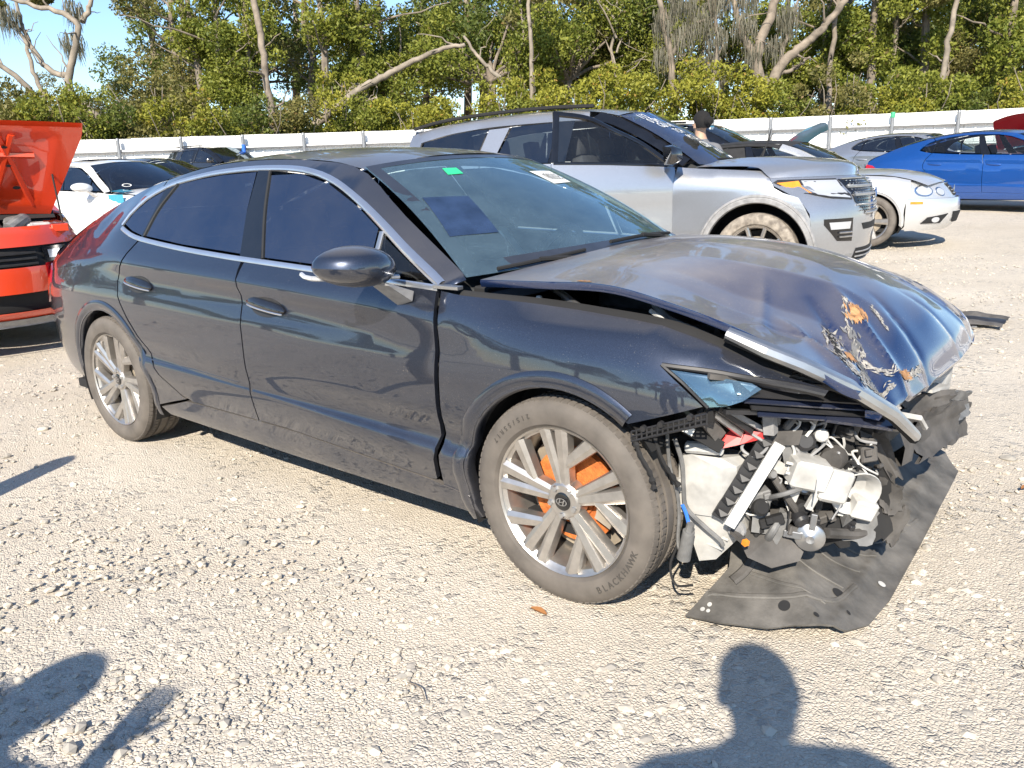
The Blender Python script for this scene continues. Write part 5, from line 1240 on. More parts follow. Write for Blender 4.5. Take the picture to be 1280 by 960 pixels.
# bumper bar and the far side
mb = MB(); rows = []
for k in range(13):
    y = -.22+.84*k/12; x = 3.655-.12*(y/.75)**2+.01*math.sin(k*2.1); w_ = .06+.012*math.sin(k*1.3)
    rows.append([(x-.05, y, .455+w_), (x-.005, y, .46+w_), (x+.015, y, .47+.02*math.sin(k)), (x+.01, y, .41), (x-.05, y, .40)])
mb.grid(rows); mb.link('bumper_beam', 'dusty_black_plastic', car, 30)
shard('torn_bumper_cover', [(3.665, -.12, .53), (3.70, .30, .51), (3.715, .32, .37), (3.68, -.10, .39)], .012, 'dusty_black_plastic', .016, 10)
shard('torn_bumper_cover', [(3.66, .24, .535), (3.695, .56, .475), (3.70, .58, .385), (3.675, .26, .41)], .012, 'engine_grey', .014, 9)
shard('torn_bumper_cover', [(3.66, .40, .43), (3.70, .62, .41), (3.69, .63, .28), (3.66, .42, .31)], .012, 'dusty_black_plastic', .008)
shard('torn_bumper_cover', [(3.60, -.05, .575), (3.68, .22, .555), (3.70, .22, .50), (3.64, -.05, .51)], .010, 'dusty_black_plastic', .014, 8)
mb = MB(); mb.hull([(3.60, .38, .58), (3.64, .56, .56), (3.63, .60, .46), (3.60, .42, .44), (3.55, .5, .5), (3.52, .58, .45)]); mb.link('headlight_housing', 'white_plastic', car, 30)
bar('latch_bracket', (3.62, -.05, .62), (3.66, .34, .60), .03, .02, 'grey_plastic'); bar('latch_bracket', (3.64, .08, .58), (3.66, .26, .56), .05, .01, 'white_plastic')
mb = MB(); mb.hull([(3.40, .55, .68), (3.60, .6, .66), (3.52, .72, .62), (3.42, .74, .60), (3.45, .6, .5)]); mb.link('headlight', 'lamp_clear', car, 30)
mb = MB(); mb.tube([(3.63, -.30, .60), (3.70, -.26, .585), (3.705, -.2, .54)], .009, 6); mb.link('hose', 'white_plastic', car)

# undertray hanging to the ground
tray_o = [(3.215, -.785), (3.32, -.775), (3.45, -.745), (3.57, -.685), (3.635, -.62), (3.675, -.53), (3.69, -.37), (3.692, 0), (3.688, .47), (3.685, .66), (3.62, .74), (3.40, .76), (3.22, .76), (3.20, .2), (3.22, -.45), (3.27, -.60), (3.24, -.70)]
def tray_z(x, y):
    d = min(3.69-x, (y+.80)*.95, .34); ze = .014+.10*min(max((y+.62)/1.28, 0), 1.05)
    z = ze+.62*max(d, 0)**1.12
    b = abs(d-.085); z += .008*math.exp(-(b/.014)**2)*(1 if y > -.70 else .4); b2 = abs(x-3.62); z += .006*math.exp(-(b2/.012)**2)*(1 if y > -.1 else 0)
    return z+.004*math.sin(9*x+5*y)
tr = put('undertray', panel_mesh('undertray', tray_o, lambda x, y: (x, y, tray_z(x, y)), .022, 0, .007), 'tray_plastic', car)
def tdisc(x, y, r_, name, mat, lift=.003):
    mb = MB(); rows = []
    for i in range(19):
        a = 2*math.pi*i/18; rows.append([(x, y, tray_z(x, y)+lift), (x+r_*math.cos(a), y+r_*math.sin(a), tray_z(x+r_*math.cos(a), y+r_*math.sin(a))+lift)])
    return mb.grid(rows).link(name, mat, tr)
for x, y, r_ in ((3.47, -.665, .017), (3.575, -.50, .018), (3.56, -.655, .008), (3.62, .06, .014), (3.62, -.55, .006)): tdisc(x, y, r_, 'tray_hole', 'dull_black')
for x, y, r_ in ((3.257, -.755, .007), (3.27, -.735, .007), (3.275, -.755, .006), (3.655, -.33, .011)): tdisc(x, y, r_, 'tray_clip', 'white_plastic', .006)
strip_on([(3.25, -.70), (3.38, -.665), (3.50, -.615), (3.575, -.54), (3.60, -.42)], lambda x, y: (x, y, tray_z(x, y)), .016, .006, .002, 40).link('tray_bead', 'tray_plastic', tr)
for k in range(7): strip_on([(3.34+.035*k, -.60+.11*k), (3.45+.030*k, -.60+.11*k), (3.56+.015*k, -.58+.12*k)], lambda x, y: (x, y, tray_z(x, y)), .010, .004, .002, 14).link('tray_rib', 'tray_plastic', tr)
strip_on([(3.30, -.64), (3.32, -.60), (3.33, -.55)], lambda x, y: (x, y, tray_z(x, y)), .035, .012, .002, 20).link('tray_tab', 'dusty_black_plastic', tr)
# wipers, stickers, sheet behind the windscreen
def WS(q, v, lift=.0):
    xe, ye, ze = 2.375+(1.70-2.375)*q, .752+(.572-.752)*q, .990+(1.362-.990)*q
    xc, zc = 2.56+(1.785-2.56)*q, 1.015+(1.402-1.015)*q; sag = .022*math.sin(math.pi*q)
    return Vector((xe+(xc-xe)*(1-abs(v)**2.2)+sag*.5+.49*lift, -ye*v, ze+(zc-ze)*(1-abs(v)**2.2)+sag+.87*lift))
for pts in ([(.0, .88), (.015, .6), (.03, .36)], [(.055, .12), (.06, -.3), (.04, -.72)]):
    sp_ = spline(pts, 20); mb = MB(); mb.tube([WS(q, v, .016) for q, v in sp_], .007, 6); w_ = mb.link('wiper', 'dull_black', car)
    mb = MB(); mb.tube([WS(sp_[8][0], sp_[8][1], .02), WS(sp_[12][0]-.02, sp_[12][1], .02), WS(-.01, sp_[16][1]-.03, .01)], .009, 6); mb.link('wiper_arm', 'dull_black', w_)
def decal(name, qs, mat, lift, par=car, n=6):
    a, b, c, d_ = [np.array(q) for q in qs]; return MB().grid([[WS(*((a*(1-i/n)+b*i/n)*(1-j/n)+(d_*(1-i/n)+c*i/n)*j/n), lift) for i in range(n+1)] for j in range(n+1)]).link(name, mat, par)
decal('green_sticker', [(.855, .54), (.845, .43), (.775, .45), (.78, .57)], 'sticker_green', .003)
st = decal('lot_sticker', [(.755, -.20), (.77, -.52), (.62, -.50), (.60, -.22)], 'paper_white', .003)
me = letters('180335', .1, .0); mb = MB()
for v in me.vertices: mb.v.append(tuple(WS(.69-v.co.y*1.0, -.36-v.co.x*.75, .006)))
mb.f = [tuple(p_.vertices) for p_ in me.polygons]; mb.link('lot_number', 'dull_black', st, 0); bpy.data.meshes.remove(me)
for q0, q1, v0, v1 in ((0, 1, .925, 1.0), (0, 1, -1.0, -.925), (0, .085, -.925, .925), (.955, 1, -.925, .925)):
    MB().grid([[WS(q0+(q1-q0)*i/10, v0+(v1-v0)*j/20, .002) for j in range(21)] for i in range(11)]).link('windshield_border', 'window_frit', car)
decal('pale_strip', [(.30, .66), (.30, .62), (.10, .66), (.10, .70)], 'pale_plastic', -.006)
sh = decal('dark_sheet', [(.60, .90), (.555, .64), (.25, .70), (.27, .95)], 'sheet_dark', .004, None, 10); tag(sh, 'dark reflective sheet lying against the windshield of the wrecked sedan', 'sheet')
# extra trim seen on the near side
strip_on([(.45, .503), (.8, .500), (1.18, .492)], lambda u, v: f_(u, v), .006, .0015, .004, 30).link('door_crease', 'paint_slate', car)
# ------------------------------------------------------------------ the other cars
def place(name, label, loc, deg, P, group=None, sc=(1, 1, 1), **kw):
    t = thing(name, label, 'car', (loc[0], loc[1], G(loc[0]+1.4*math.cos(R(deg)), loc[1]+1.4*math.sin(R(deg)))), R(deg), group, sc); saloon(t, P, **kw); return t
white = place('white_sedan', 'white sedan with tinted windshield parked behind the raised red hood', (-10.1, 3.35), 7.5, 'paint_white', glassm='glass_dark', wsm='glass_dark', bright='chrome')
MB().grid([[(x, y, 1.462+.0*(x-1)-.02*(x-1.1)**2-.045*y*y) for y in np.linspace(-.42, .42, 9)] for x in np.linspace(.75, 1.45, 7)]).link('sunroof', 'gloss_black', white)
mb = MB(); mb.grid([[(2.50+.3*i/3, -.86+.18*j/2, .975-.02*i/3+.012+.02*j/2) for j in range(3)] for i in range(4)]); mb.grid([[(2.50+.34*i/3, -.89-.003*j, .70+.12*j) for j in range(3)] for i in range(4)]); mb.link('teal_tape', 'paint_teal', white, label='teal film stuck over the fender')
def chalk(par, fn, rows, mat='paper_white', n=6):
    mb = MB()
    for u, v, txt, sz in rows:
        me = letters(txt, sz, 0); o = len(mb.v); mb.add([fn(u+p_.co.x, v+p_.co.y) for p_ in me.vertices], [tuple(f.vertices) for f in me.polygons]); bpy.data.meshes.remove(me)
    return mb.link('windshield_writing', mat, par, 0)
mb = MB(); rows = []
for i in range(25):
    a = 2*math.pi*i/24; rows.append([tuple(WS(.12+.05*k*math.sin(a), .70+.085*k*math.cos(a), .006)) for k in (.78, 1)])
mb.grid(rows); mb.link('windshield_mark', 'paper_white', white)
place('dark_sedan', 'dark blue sedan parked just behind the white sedan', (-16.2, 7.3), 8.6, 'paint_navy', glassm='glass_dark', wsm='glass_clear')
place('blue_sedan', 'bright blue four door sedan parked side on at the right edge', (.40, 15.57), -7.2, 'paint_blue', glassm='glass_clear', wsm='glass_clear', bright='gloss_black')
place('crimson_sedan', 'crimson red car with its hood raised behind the blue sedan', at(14.4, 21.2), -100, 'paint_crimson', hood_open=R(48), wheel='ten')
place('grey_hatchback', 'pale grey car showing only its roof behind the blue sedan', (-1.9, 19.0), -6, 'paint_silver', glassm='glass_dark', wsm='glass_dark')
place('teal_car', 'turquoise car with its hood raised behind the silver convertible', at(4.4, 20.7), 2, 'paint_teal', hood_open=R(44), wheel='ten')

# red car with the raised hood, nose towards the wreck
red = thing('red_car', 'orange red car with its hood propped wide open at the left edge', 'car', (-6.10, .40, G(-5.8, .1)), R(-18))
saloon(red, 'paint_red', fascia=False, hood_open=R(1), glassm='glass_dark', wsm='glass_clear', wheel='ten')
for o in list(red.children_recursive):
    if o.name.split('.')[0] in ('hood', 'mirror', 'mirror_arm'): bpy.data.objects.remove(o)
hb_ = (2.50, 0, 1.0); HA = R(52)
def hpt(l, y, d=0): return (hb_[0]+l*math.cos(HA)-d*math.sin(HA), y, hb_[2]+l*math.sin(HA)+d*math.cos(HA))
def hw(l): return .76+.33*min(l/.9, 1)-.06*max(0, (l-.76)/.2)**2
rows = [[hpt(l, hw(l)*v, .05*(1-v*v)-.05*max(0, (l-1.0)/.3)**2) for v in np.linspace(-1, 1, 17)] for l in np.linspace(0, .90, 14)]
hd = MB().grid(rows).link('hood', 'paint_red', red)
rows = [[hpt(l, (hw(l)-.01)*v, -.03+.04*(1-v*v)-.05*max(0, (l-1.0)/.3)**2-(.012 if abs(v) > .8 or l < .12 or l > .80 else 0)) for v in np.linspace(-1, 1, 33)] for l in np.linspace(0.01, .885, 26)]
MB().grid(rows).link('hood_inner_panel', 'paint_red', hd, 25)
mb = MB()
for v0, v1, l0, l1 in ((-.62, -.34, .2, 1.0), (.34, .62, .2, 1.0), (-.15, .15, .25, .95)):
    pass
for l0, v0, l1, v1 in ((.1, -.72, 0.82, -.50), (.1, .72, .82, .50), (.1, -.25, .82, -.12), (.1, .25, .82, .12), (.62, -.78, .60, .78), (.15, -.4, .80, -.62), (.15, .4, .80, .62)):
    mb.tube([hpt(l0+(l1-l0)*i/8, (v0+(v1-v0)*i/8)*.88, -.022+.03*(1-(v0+(v1-v0)*i/8)**2)) for i in range(9)], .028, 6)
mb.link('hood_rib', 'paint_red', hd)
for l, v, a, b in ((.74, .18, .10, .045), (.70, -.5, .05, .03), (.45, .30, .06, .04), (.70, .55, .022, .022), (.52, .56, .02, .02), (.48, -.2, .06, .03), (.30, .60, .03, .02), (.72, -.1, .03, .02), (.35, -.55, .03, .03)):
    rows = [[hpt(l+a*k*math.sin(t_)*.6, (v)*.88+a*k*math.cos(t_), -.045+.03*(1-v*v)-.012) for k in (.02, 1)] for t_ in np.linspace(0, 2*math.pi, 15)]
    MB().grid(rows).link('hood_hole', 'dull_black', hd)
rows = [[hpt(.76+.02*j, .60*v, -.06+.03) for v in np.linspace(-.8, .35, 9)] for j in range(2)]; MB().grid(rows).link('hood_seal', 'dull_black', hd)
rows = [[hpt(.81+.035*j, .30+.16*i/4, -.05+.03) for i in range(5)] for j in range(2)]; MB().grid(rows).link('hood_label', 'paper_white', hd)
mb = MB(); mb.tube([(2.95, .80, .93), hpt(.42, .80, -.03)], .008, 6); mb.link('hood_prop', 'dull_black', red)
def RN(s, z):
    xc = float(np.interp(z, [.2, .3, .45, .62, .78, .88, .93], [3.66, 3.76, 3.80, 3.79, 3.76, 3.70, 3.60])); xe = 3.24; ye = float(np.interp(z, [.2, .3, .6, .8, .93], [.84, .875, .895, .87, .80]))
    return (xe+(xc-xe)*(1-abs(s)**3.2), ye*s, z)
def rpan(z0, z1, s0, s1, mat, name, par=red, d=0, n=25, m_=6):
    return MB().grid([[(lambda p_: (p_[0]+d, p_[1], p_[2]))(RN(s0+(s1-s0)*i/n, z0+(z1-z0)*j/m_)) for i in range(n+1)] for j in range(m_+1)]).link(name, mat, par, 50)
fb_ = rpan(.79, .93, -1, 1, 'paint_red', 'front_bumper'); rpan(.45, .64, -1, 1, 'paint_red', 'front_bumper'); rpan(.25, .31, -1, 1, 'paint_red', 'front_bumper')
rpan(.64, .79, -1, 1, 'dull_black', 'grille', d=-.03); rpan(.31, .45, -1, 1, 'dull_black', 'air_intake', d=-.05); rpan(.19, .25, -1, 1, 'grey_plastic', 'chin_spoiler', d=.015)
for z in (.66, .70, .74):
    mb = MB(); mb.tube([(lambda p_: (p_[0]-.015, p_[1], p_[2]))(RN(s, z)) for s in np.linspace(-.6, .6, 21)], .010, 6); mb.link('grille_bar', 'black_plastic', red)
for s in (-1, 1): rpan(.665, .775, .66*s, .97*s, 'gloss_black', 'headlight', d=-.012, n=8); rpan(.69, .75, .70*s, .80*s, 'lamp_clear', 'lamp', d=-.004, n=6)
MB().grid([[RN(s, .93), (3.35, .8*s, .90)] for s in np.linspace(-1, 1, 21)]).link('radiator_cover', 'paint_red', red)
mb = MB(); mb.box((2.95, .0, .74), (.75, .75, .28)); mb.link('engine_block', 'dull_black', red)
mb = MB(); mb.hull([(2.7, -.32, .90), (3.25, -.32, .88), (2.7, .38, .90), (3.25, .38, .88), (2.75, -.26, .97), (3.2, -.26, .95), (2.75, .32, .97), (3.2, .32, .95)]); mb.link('engine_cover', 'black_plastic', red)
mb = MB(); mb.tube(spline([(3.2, .40, .9), (3.1, .50, .96), (2.9, .52, .95), (2.75, .42, .93)], 16), .05, 10); mb.link('intake_pipe', 'engine_grey', red)
mb = MB(); mb.box((2.95, .60, .88), (.4, .16, .10)); mb.link('battery', 'pale_plastic', red); mb = MB(); mb.box((3.2, .62, .90), (.16, .14, .08)); mb.link('coolant_tank', 'white_plastic', red)
mb = MB(); mb.lathe([(0, .06), (.06, .05), (.07, 0)], 14); mb.v = [(x+3.3, z-.1, y+.90) for x, y, z in mb.v]; mb.link('filler_cap', 'red_plastic', red)
for s in (-1, 1):
    mb = MB(); mb.box((2.95, s*.74, .90), (.95, .12, .06)); mb.link('bay_edge', 'paint_red', red)
mb = MB(); mb.grid([[(2.42, y, 1.02), (2.62, y, .955)] for y in np.linspace(-.78, .78, 9)]); mb.link('cowl', 'dull_black', red)

# ------------------------------------------------------------------ sport utility vehicles (axes: front axle at x = 0)
SZ = [(-3.95, [.40, .50, .60, .70, .82, .95, 1.10, 1.25, 1.50, 1.59], [.70, .78, .82, .84, .85, .85, .84, .81, .70, .63]),
      (-3.6, [.34, .42, .52, .64, .80, .96, 1.12, 1.275, 1.55, 1.655], [.85, .90, .93, .95, .955, .955, .94, .90, .75, .66]),
      (-2.9, [.30, .38, .50, .63, .80, .96, 1.12, 1.26, 1.615, 1.71], [.90, .94, .965, .985, .985, .985, .965, .92, .74, .66]),
      (-1.8, [.29, .36, .48, .62, .80, .96, 1.10, 1.24, 1.635, 1.73], [.90, .94, .962, .985, .978, .985, .965, .92, .73, .65]),
      (-1.16, [.29, .36, .48, .62, .80, .96, 1.09, 1.215, 1.45, 1.50], [.90, .94, .962, .985, .978, .985, .965, .92, .80, .715]),
      (-.62, [.29, .36, .48, .62, .80, .96, 1.07, 1.165, 1.19, 1.215], [.90, .94, .962, .985, .985, .988, .965, .89, .85, .79]),
      (0, [.29, .36, .48, .62, .80, .94, 1.04, 1.125, 1.15, 1.18], [.89, .93, .96, .985, .992, .985, .955, .86, .82, .76]),
      (.4, [.29, .36, .48, .62, .78, .90, 1.0, 1.085, 1.11, 1.14], [.86, .91, .945, .965, .965, .955, .925, .83, .79, .74]),
      (.7, [.29, .36, .46, .60, .74, .86, .96, 1.035, 1.06, 1.09], [.74, .80, .84, .87, .87, .86, .835, .75, .7, .65])]
SV = Side(SZ, 7)
srail = [(-.57, -.79, 1.19), (-.88, -.745, 1.385), (-1.17, -.70, 1.545), (-1.44, -.66, 1.665), (-1.70, -.65, 1.718), (-2.2, -.65, 1.73), (-2.9, -.66, 1.71), (-3.5, -.66, 1.665), (-3.88, -.64, 1.605)]
dlo_t = pch([-3.72, -3.3, -2.7, -1.9, -1.58, -1.35, -1.06, -.75], np.array([1.50, 1.575, 1.62, 1.632, 1.605, 1.525, 1.385, 1.20])); dlo_b = pch([-3.75, -2.9, -1.8, -.75], np.array([1.29, 1.262, 1.24, 1.185]))
xe_z = lambda z: float(np.interp(z, [.25, .75, .90, .96, 1.06], [.50, .47, .36, .16, .10]))
def FA(s, z):
    xc = float(np.interp(z, [.25, .36, .55, .75, .92, 1.02, 1.07], [.80, .90, .93, .93, .90, .84, .74])); xe = xe_z(z); ye = SV(xe, z)
    return (xe+(xc-xe)*(1-abs(s)**2.7), ye*s, z)
def suv(t, P, door_open=0, glassm='glass_dark', wsm='glass_clear', detail=True):
    def sp(name, out, mat, side, par=None, off=0, depth=.02, gap=.003, h=.09):
        def mk():
            if side < 0: return panel_mesh(name, out, SV.map(-1, off), h, gap, depth)
            g = SV.map(1, off); return panel_mesh(name, [(-u, v) for u, v in out], lambda u, v: g(-u, v), h, gap, depth)
        return put(name, cached(('suv', name, side, off, round(out[0][0], 3)), mk), mat, par or t)
    db = [(-1.70, .47), (-.66, .46)]
    for s in (-1, 1):
        arch = arc2(0, .385, .475, 195, -10, 20); zz = np.linspace(.92, .50, 5)
        o = [(-.80, .30), (-.78, .46), (-.78, 1.0), (-.76, 1.18)] + [(x, float(SV.z(x)[7])) for x in np.linspace(-.68, .08, 8)] + [(xe_z(z), z) for z in (1.06, 1.02, .98, .94, .90, .82, .72)] + [(.49, .50)] + [a for a in arch if a[1] > .31 and a[0] < .47][0:][::-1]
        sp('fender', o, P, s)
        fd_ = [(-1.98, .47), (-.82, .46), (-.785, .7), (-.785, 1.0), (-.765, 1.18), (-1.98, 1.245), (-2.0, .8)]
        hinge = hub('front_door', t, (-.62, s*.95, 0)) if False else None
        d1 = sp('front_door', fd_, P, s, depth=.05)
        d2 = sp('rear_door', [(-2.52, .47), (-2.0, .47), (-2.02, .8), (-2.0, 1.245), (-2.90, 1.258), (-2.93, 1.05), (-2.80, .86), (-2.62, .70)], P, s)
        arch2 = arc2(-3.025, .385, .475, 190, -8, 20)
        o = [(-3.93, .55), (-3.6, .42), (-3.5, .36)] + [a for a in arch2 if a[1] > .36] + [(-2.53, .47), (-2.63, .70), (-2.81, .87), (-2.94, 1.05), (-2.91, 1.26), (-3.75, 1.29), (-3.95, 1.27)]
        sp('quarter_panel', o, P, s)
        sp('sill', [(-2.5, .30), (-.80, .295), (-.80, .45), (-2.5, .455)], 'grey_plastic', s)
        rl = [(x, z-.003) for x, y, z in spline(srail, 30)]
        sp('roof_side', [(-3.93, 1.28), (-3.77, 1.292), (-3.74, 1.50)] + [(x, float(dlo_t(x))+.004) for x in np.linspace(-3.7, -1.72, 20)] + [a for a in rl if a[0] < -1.70] + [(-3.93, 1.59)], P, s)
        sp('windshield_pillar', [(x, float(dlo_t(x))+.004) for x in np.linspace(-1.72, -.77, 12)] + [(-.72, 1.185)] + [a for a in rl[1:] if a[0] > -1.70], 'gloss_black', s, gap=.001)
        sp('quarter_glass', [(-3.70, 1.30), (-2.98, 1.275), (-2.88, 1.60)] + [(x, float(dlo_t(x))) for x in (-3.0, -3.3, -3.6, -3.70)], glassm, s, off=-.004, depth=0)
        sp('rear_pillar', [(-2.97, 1.272), (-2.76, 1.262), (-2.62, 1.612), (-2.87, 1.60)], P, s, off=-.001, depth=.004)
        w2 = sp('rear_window', [(-2.74, 1.265), (-2.11, 1.25), (-2.06, 1.632), (-2.60, 1.615)], glassm, s, off=-.004, depth=0)
        sp('centre_pillar', [(-2.11, 1.25), (-1.92, 1.245), (-1.88, 1.637), (-2.06, 1.637)], 'gloss_black', s, off=-.002, depth=.004)
        fw_ = [(-1.92, 1.25), (-.83, 1.20), (-1.06, 1.37), (-1.35, 1.51), (-1.55, 1.59), (-1.88, 1.65)]
        w1 = sp('front_window', fw_, 'glass_clear' if door_open and s < 0 else glassm, s, d1, off=-.004, depth=0)
        f = SV.map(s); k = 1 if s < 0 else -1
        for a_, w_ in (([(-1.95, 1.245), (-1.91, 1.45), (-1.87, 1.68)], .06), ([(-1.89, 1.675), (-1.56, 1.625), (-1.35, 1.527), (-1.06, 1.387), (-.79, 1.20)], .035), ([(-1.96, 1.243), (-1.3, 1.22), (-.79, 1.19)], .025)):
            strip_on(a_, lambda u, v: f(u, v), w_, .006*k, .02*k, 20).link('window_frame', 'gloss_black', d1)
        if s < 0 and door_open: pass
        if door_open and s < 0:
            strip_on([(-1.975, .50), (-1.975, 1.22)], lambda u, v: f(u, v), .02, -.03, .06, 8).link('door_edge', P, d1)
            pv = Matrix.Translation((-.80, -.93, 0)) @ Matrix.Rotation(door_open, 4, 'Z') @ Matrix.Translation((.80, .93, 0)); d1.matrix_local = pv
            side_panel('door_lining', [(-1.94, .5), (-.86, .5), (-.80, 1.16), (-1.94, 1.21)], SV, 'pale_plastic', d1, -1, -.05, .1, 0, .01)
        for dd, cx in ((d1, -1.78), (d2, -2.60)):
            def hmk():
                mb = MB(); pts = [f(cx-.12+.24*i/8, 1.03) for i in range(9)]; mb.tube([(p_[0], p_[1]+s*(.012+.022*math.sin(math.pi*i/8)**.5), p_[2]) for i, p_ in enumerate(pts)], .015, 8); return mb.mesh('handle')
            put('handle', cached(('suvh', s, cx), hmk), P, dd)
        def mir():
            mb = MB(); mb.hull([(-.78, s*1.02, 1.20), (-.78, s*1.22, 1.22), (-.80, s*1.24, 1.34), (-.80, s*1.02, 1.36), (-.66, s*1.03, 1.22), (-.66, s*1.18, 1.24), (-.68, s*1.19, 1.33), (-.68, s*1.03, 1.34), (-.72, s*1.1, 1.19), (-.72, s*1.1, 1.37), (-.64, s*1.1, 1.28)]); mb.hull([(-.72, s*.93, 1.18), (-.66, s*.93, 1.18), (-.70, s*1.05, 1.21), (-.66, s*1.05, 1.22), (-.7, s*.93, 1.21)]); return mb.mesh('mirror', 70)
        put('mirror', cached(('suvm', s), mir), 'black_chrome', d1).location.x = -.14
        for cx, a0, a1 in ((0, 200, -14), (-3.025, 196, -10)):
            def fl():
                rows = []
                for i in range(37):
                    a = R(a0+(a1-a0)*i/36); row = []
                    for rr, oo in ((.545, .003), (.538, .014), (.525, .014), (.52, .008), (.512, .016), (.478, .010), (.468, -.01), (.475, -.06)):
                        x, z = cx+rr*math.cos(a), .385+rr*math.sin(a); row.append((x, s*(SV(x, z)+oo), z))
                    rows.append(row)
                return MB().grid(rows).mesh('arch_flare', 40)
            put('arch_flare', cached(('suvf', s, cx), fl), 'grey_plastic', t)
            def li():
                rows = []
                for i in range(25):
                    a = R(205+(-25-205)*i/24); rows.append([(cx+.49*math.cos(a), s*y, .385+.49*math.sin(a)) for y in (.95, .6, .55)] + [(cx, s*.55, .385)])
                return MB().grid(rows).mesh('arch_liner', 40)
            put('arch_liner', cached(('suvl', s, cx), li), 'dull_black', t)
            build_wheel(t, (cx, s*.86, .385), s, 'ten', r=.385, tmat='tyre_dusty')
        mb = MB(); mb.tube([(x, s*(abs(y)+.02), z+.045) for x, y, z in spline(srail[4:], 16)], .018, 6); mb.link('roof_rack', 'dull_black', t)
    def roof():
        rows = []
        for x, cz in ((-1.44, 1.712), (-1.72, 1.755), (-2.2, 1.772), (-2.9, 1.755), (-3.5, 1.705), (-3.9, 1.64)):
            i = pch([p_[0] for p_ in srail[::-1]], np.array([[p_[1], p_[2]] for p_ in srail[::-1]]))(x); y, z = -i[0], i[1]; fwd = .09*max(0, (x+1.84)/.4)
            rows.append([(x+fwd*(1-v*v), -y*v, z+(cz-z)*(1-abs(v)**2.6)) for v in (0, .3, .6, .85, .95, 1)])
        return loft(rows, 16, 25, True).mesh('roof', 60)
    put('roof', cached('suvroof', roof), P, t)
    def WSU(q, v, lift=0):
        xe, ye, ze = -.585+(-1.42+.585)*q, .785+(.655-.785)*q, 1.195+(1.66-1.195)*q; xc, zc = -.38+(-1.33+.38)*q, 1.175+(1.708-1.175)*q; sag = .025*math.sin(math.pi*q)
        return (xe+(xc-xe)*(1-abs(v)**2.2)+sag*.5+.48*lift, -ye*v, ze+(zc-ze)*(1-abs(v)**2.2)+sag+.87*lift)
    put('windshield', cached('suvws', lambda: MB().grid([[WSU(q, v) for v in np.linspace(-1, 1, 17)] for q in np.linspace(0, 1, 9)]).mesh('windshield', 60)), wsm, t)
    def hood():
        rows = []
        for x, ye, ze, xc, zc in ((-.60, .85, 1.17, -.38, 1.225), (-.3, .865, 1.17, -.10, 1.245), (-.02, .875, 1.15, .32, 1.225)):
            rows.append([(x+(xc-x)*(1-v*v), -ye*v, ze+(zc-ze)*(1-abs(v)**3)+(.012 if .5 < abs(v) < .7 else 0)) for v in (0, .3, .5, .6, .72, .9, 1)])
        rows.append([(lambda p_: (p_[0]-.03, p_[1], p_[2]+.022+.073*(1-v**4)))(FA(-v, 1.065)) for v in (0, .3, .5, .6, .72, .9, 1)]); rows.append([(lambda p_: (p_[0]+.004, p_[1], p_[2]))(FA(-v, 1.062)) for v in (0, .3, .5, .6, .72, .9, 1)])
        return loft(rows, 20, 33, True).mesh('hood', 50)
    put('hood', cached('suvhood', hood), P, t)
    def nose(): return MB().grid([[FA(s, z) for s in np.linspace(-1, 1, 41)] for z in (1.06, 1.0, .92, .84, .76, .68, .6, .52, .45, .40)]).mesh('front_bumper', 50)
    put('front_bumper', cached('suvnose', nose), P, t)
    put('lower_bumper', cached('suvlow', lambda: MB().grid([[FA(s, z) for s in np.linspace(-1, 1, 41)] for z in (.40, .36, .31, .27)]).mesh('lower_bumper', 50)), 'grey_plastic', t)
    def fpan(name, pts, mat, off=.006, par=t, h=.06):
        return put(name, panel_mesh(name, pts, lambda u, v: (lambda p_: (p_[0]+off*.7, p_[1]*(1+off*.4), p_[2]))(FA(u, v)), h, 0, off+.004), mat, par)
    gr = fpan('grille', [(-.60, 1.035), (-.585, .84), (-.40, .72), (.40, .72), (.585, .84), (.60, 1.035)], 'gloss_black')
    if detail:
        mb = MB()
        for z in (1.038, .975, .965, .905, .895, .815, .74): mb.tube([(lambda p_: (p_[0]+.012, p_[1], p_[2]))(FA(s, z)) for s in np.linspace(-.575 if z > .8 else -.46, .575 if z > .8 else .46, 21)], .009, 6)
        mb.link('grille_bar', 'satin_metal', gr)
        mb = MB()
        for z in (1.02, .995, .945, .925, .875, .85, .79, .765):
            for i in range(26):
                s = -.55+1.10*(i+(.5 if int(z*100) % 2 else 0))/26; p_ = FA(s, z); mb.box((p_[0]+.010, p_[1], p_[2]), (.01, .022, .010))
        mb.link('grille_mesh', 'chrome', gr)['kind'] = 'stuff'
        mb = MB(); p_ = FA(0, .90); mb.add([(p_[0]+.025, .095*math.cos(a), .90+.042*math.sin(a)) for a in np.linspace(0, 2*math.pi, 25)[:-1]], [tuple(range(24))]); mb.link('badge', 'blue_plastic', gr)
        mb = MB(); mb.tube([(p_[0]+.025, .097*math.cos(a), .90+.044*math.sin(a)) for a in np.linspace(0, 2*math.pi, 25)], .006, 5); mb.link('badge_ring', 'chrome', gr)
        for s in (-1, 1):
            q = lambda L: [(s*a, b) for a, b in L]
            hl = fpan('headlight', q([(.61, 1.042), (.61, .862), (.80, .885), (.93, .93), (.995, 1.025), (.97, 1.045)]), 'black_plastic', .004)
            fpan('headlight_lens', q([(.625, 1.03), (.625, .878), (.80, .898), (.86, .918), (.86, 1.034)]), 'lamp_clear', .008, hl); fpan('indicator', q([(.875, 1.032), (.875, .93), (.925, .955), (.982, 1.02)]), 'amber_plastic', .008, hl)
            fg = fpan('fog_lamp_housing', q([(.64, .71), (.64, .51), (.80, .52), (.91, .66), (.91, .71)]), 'gloss_black', .006)
            fpan('fog_lamp', q([(.67, .68), (.68, .62), (.86, .62), (.875, .68)]), 'lamp_clear', .014, fg)
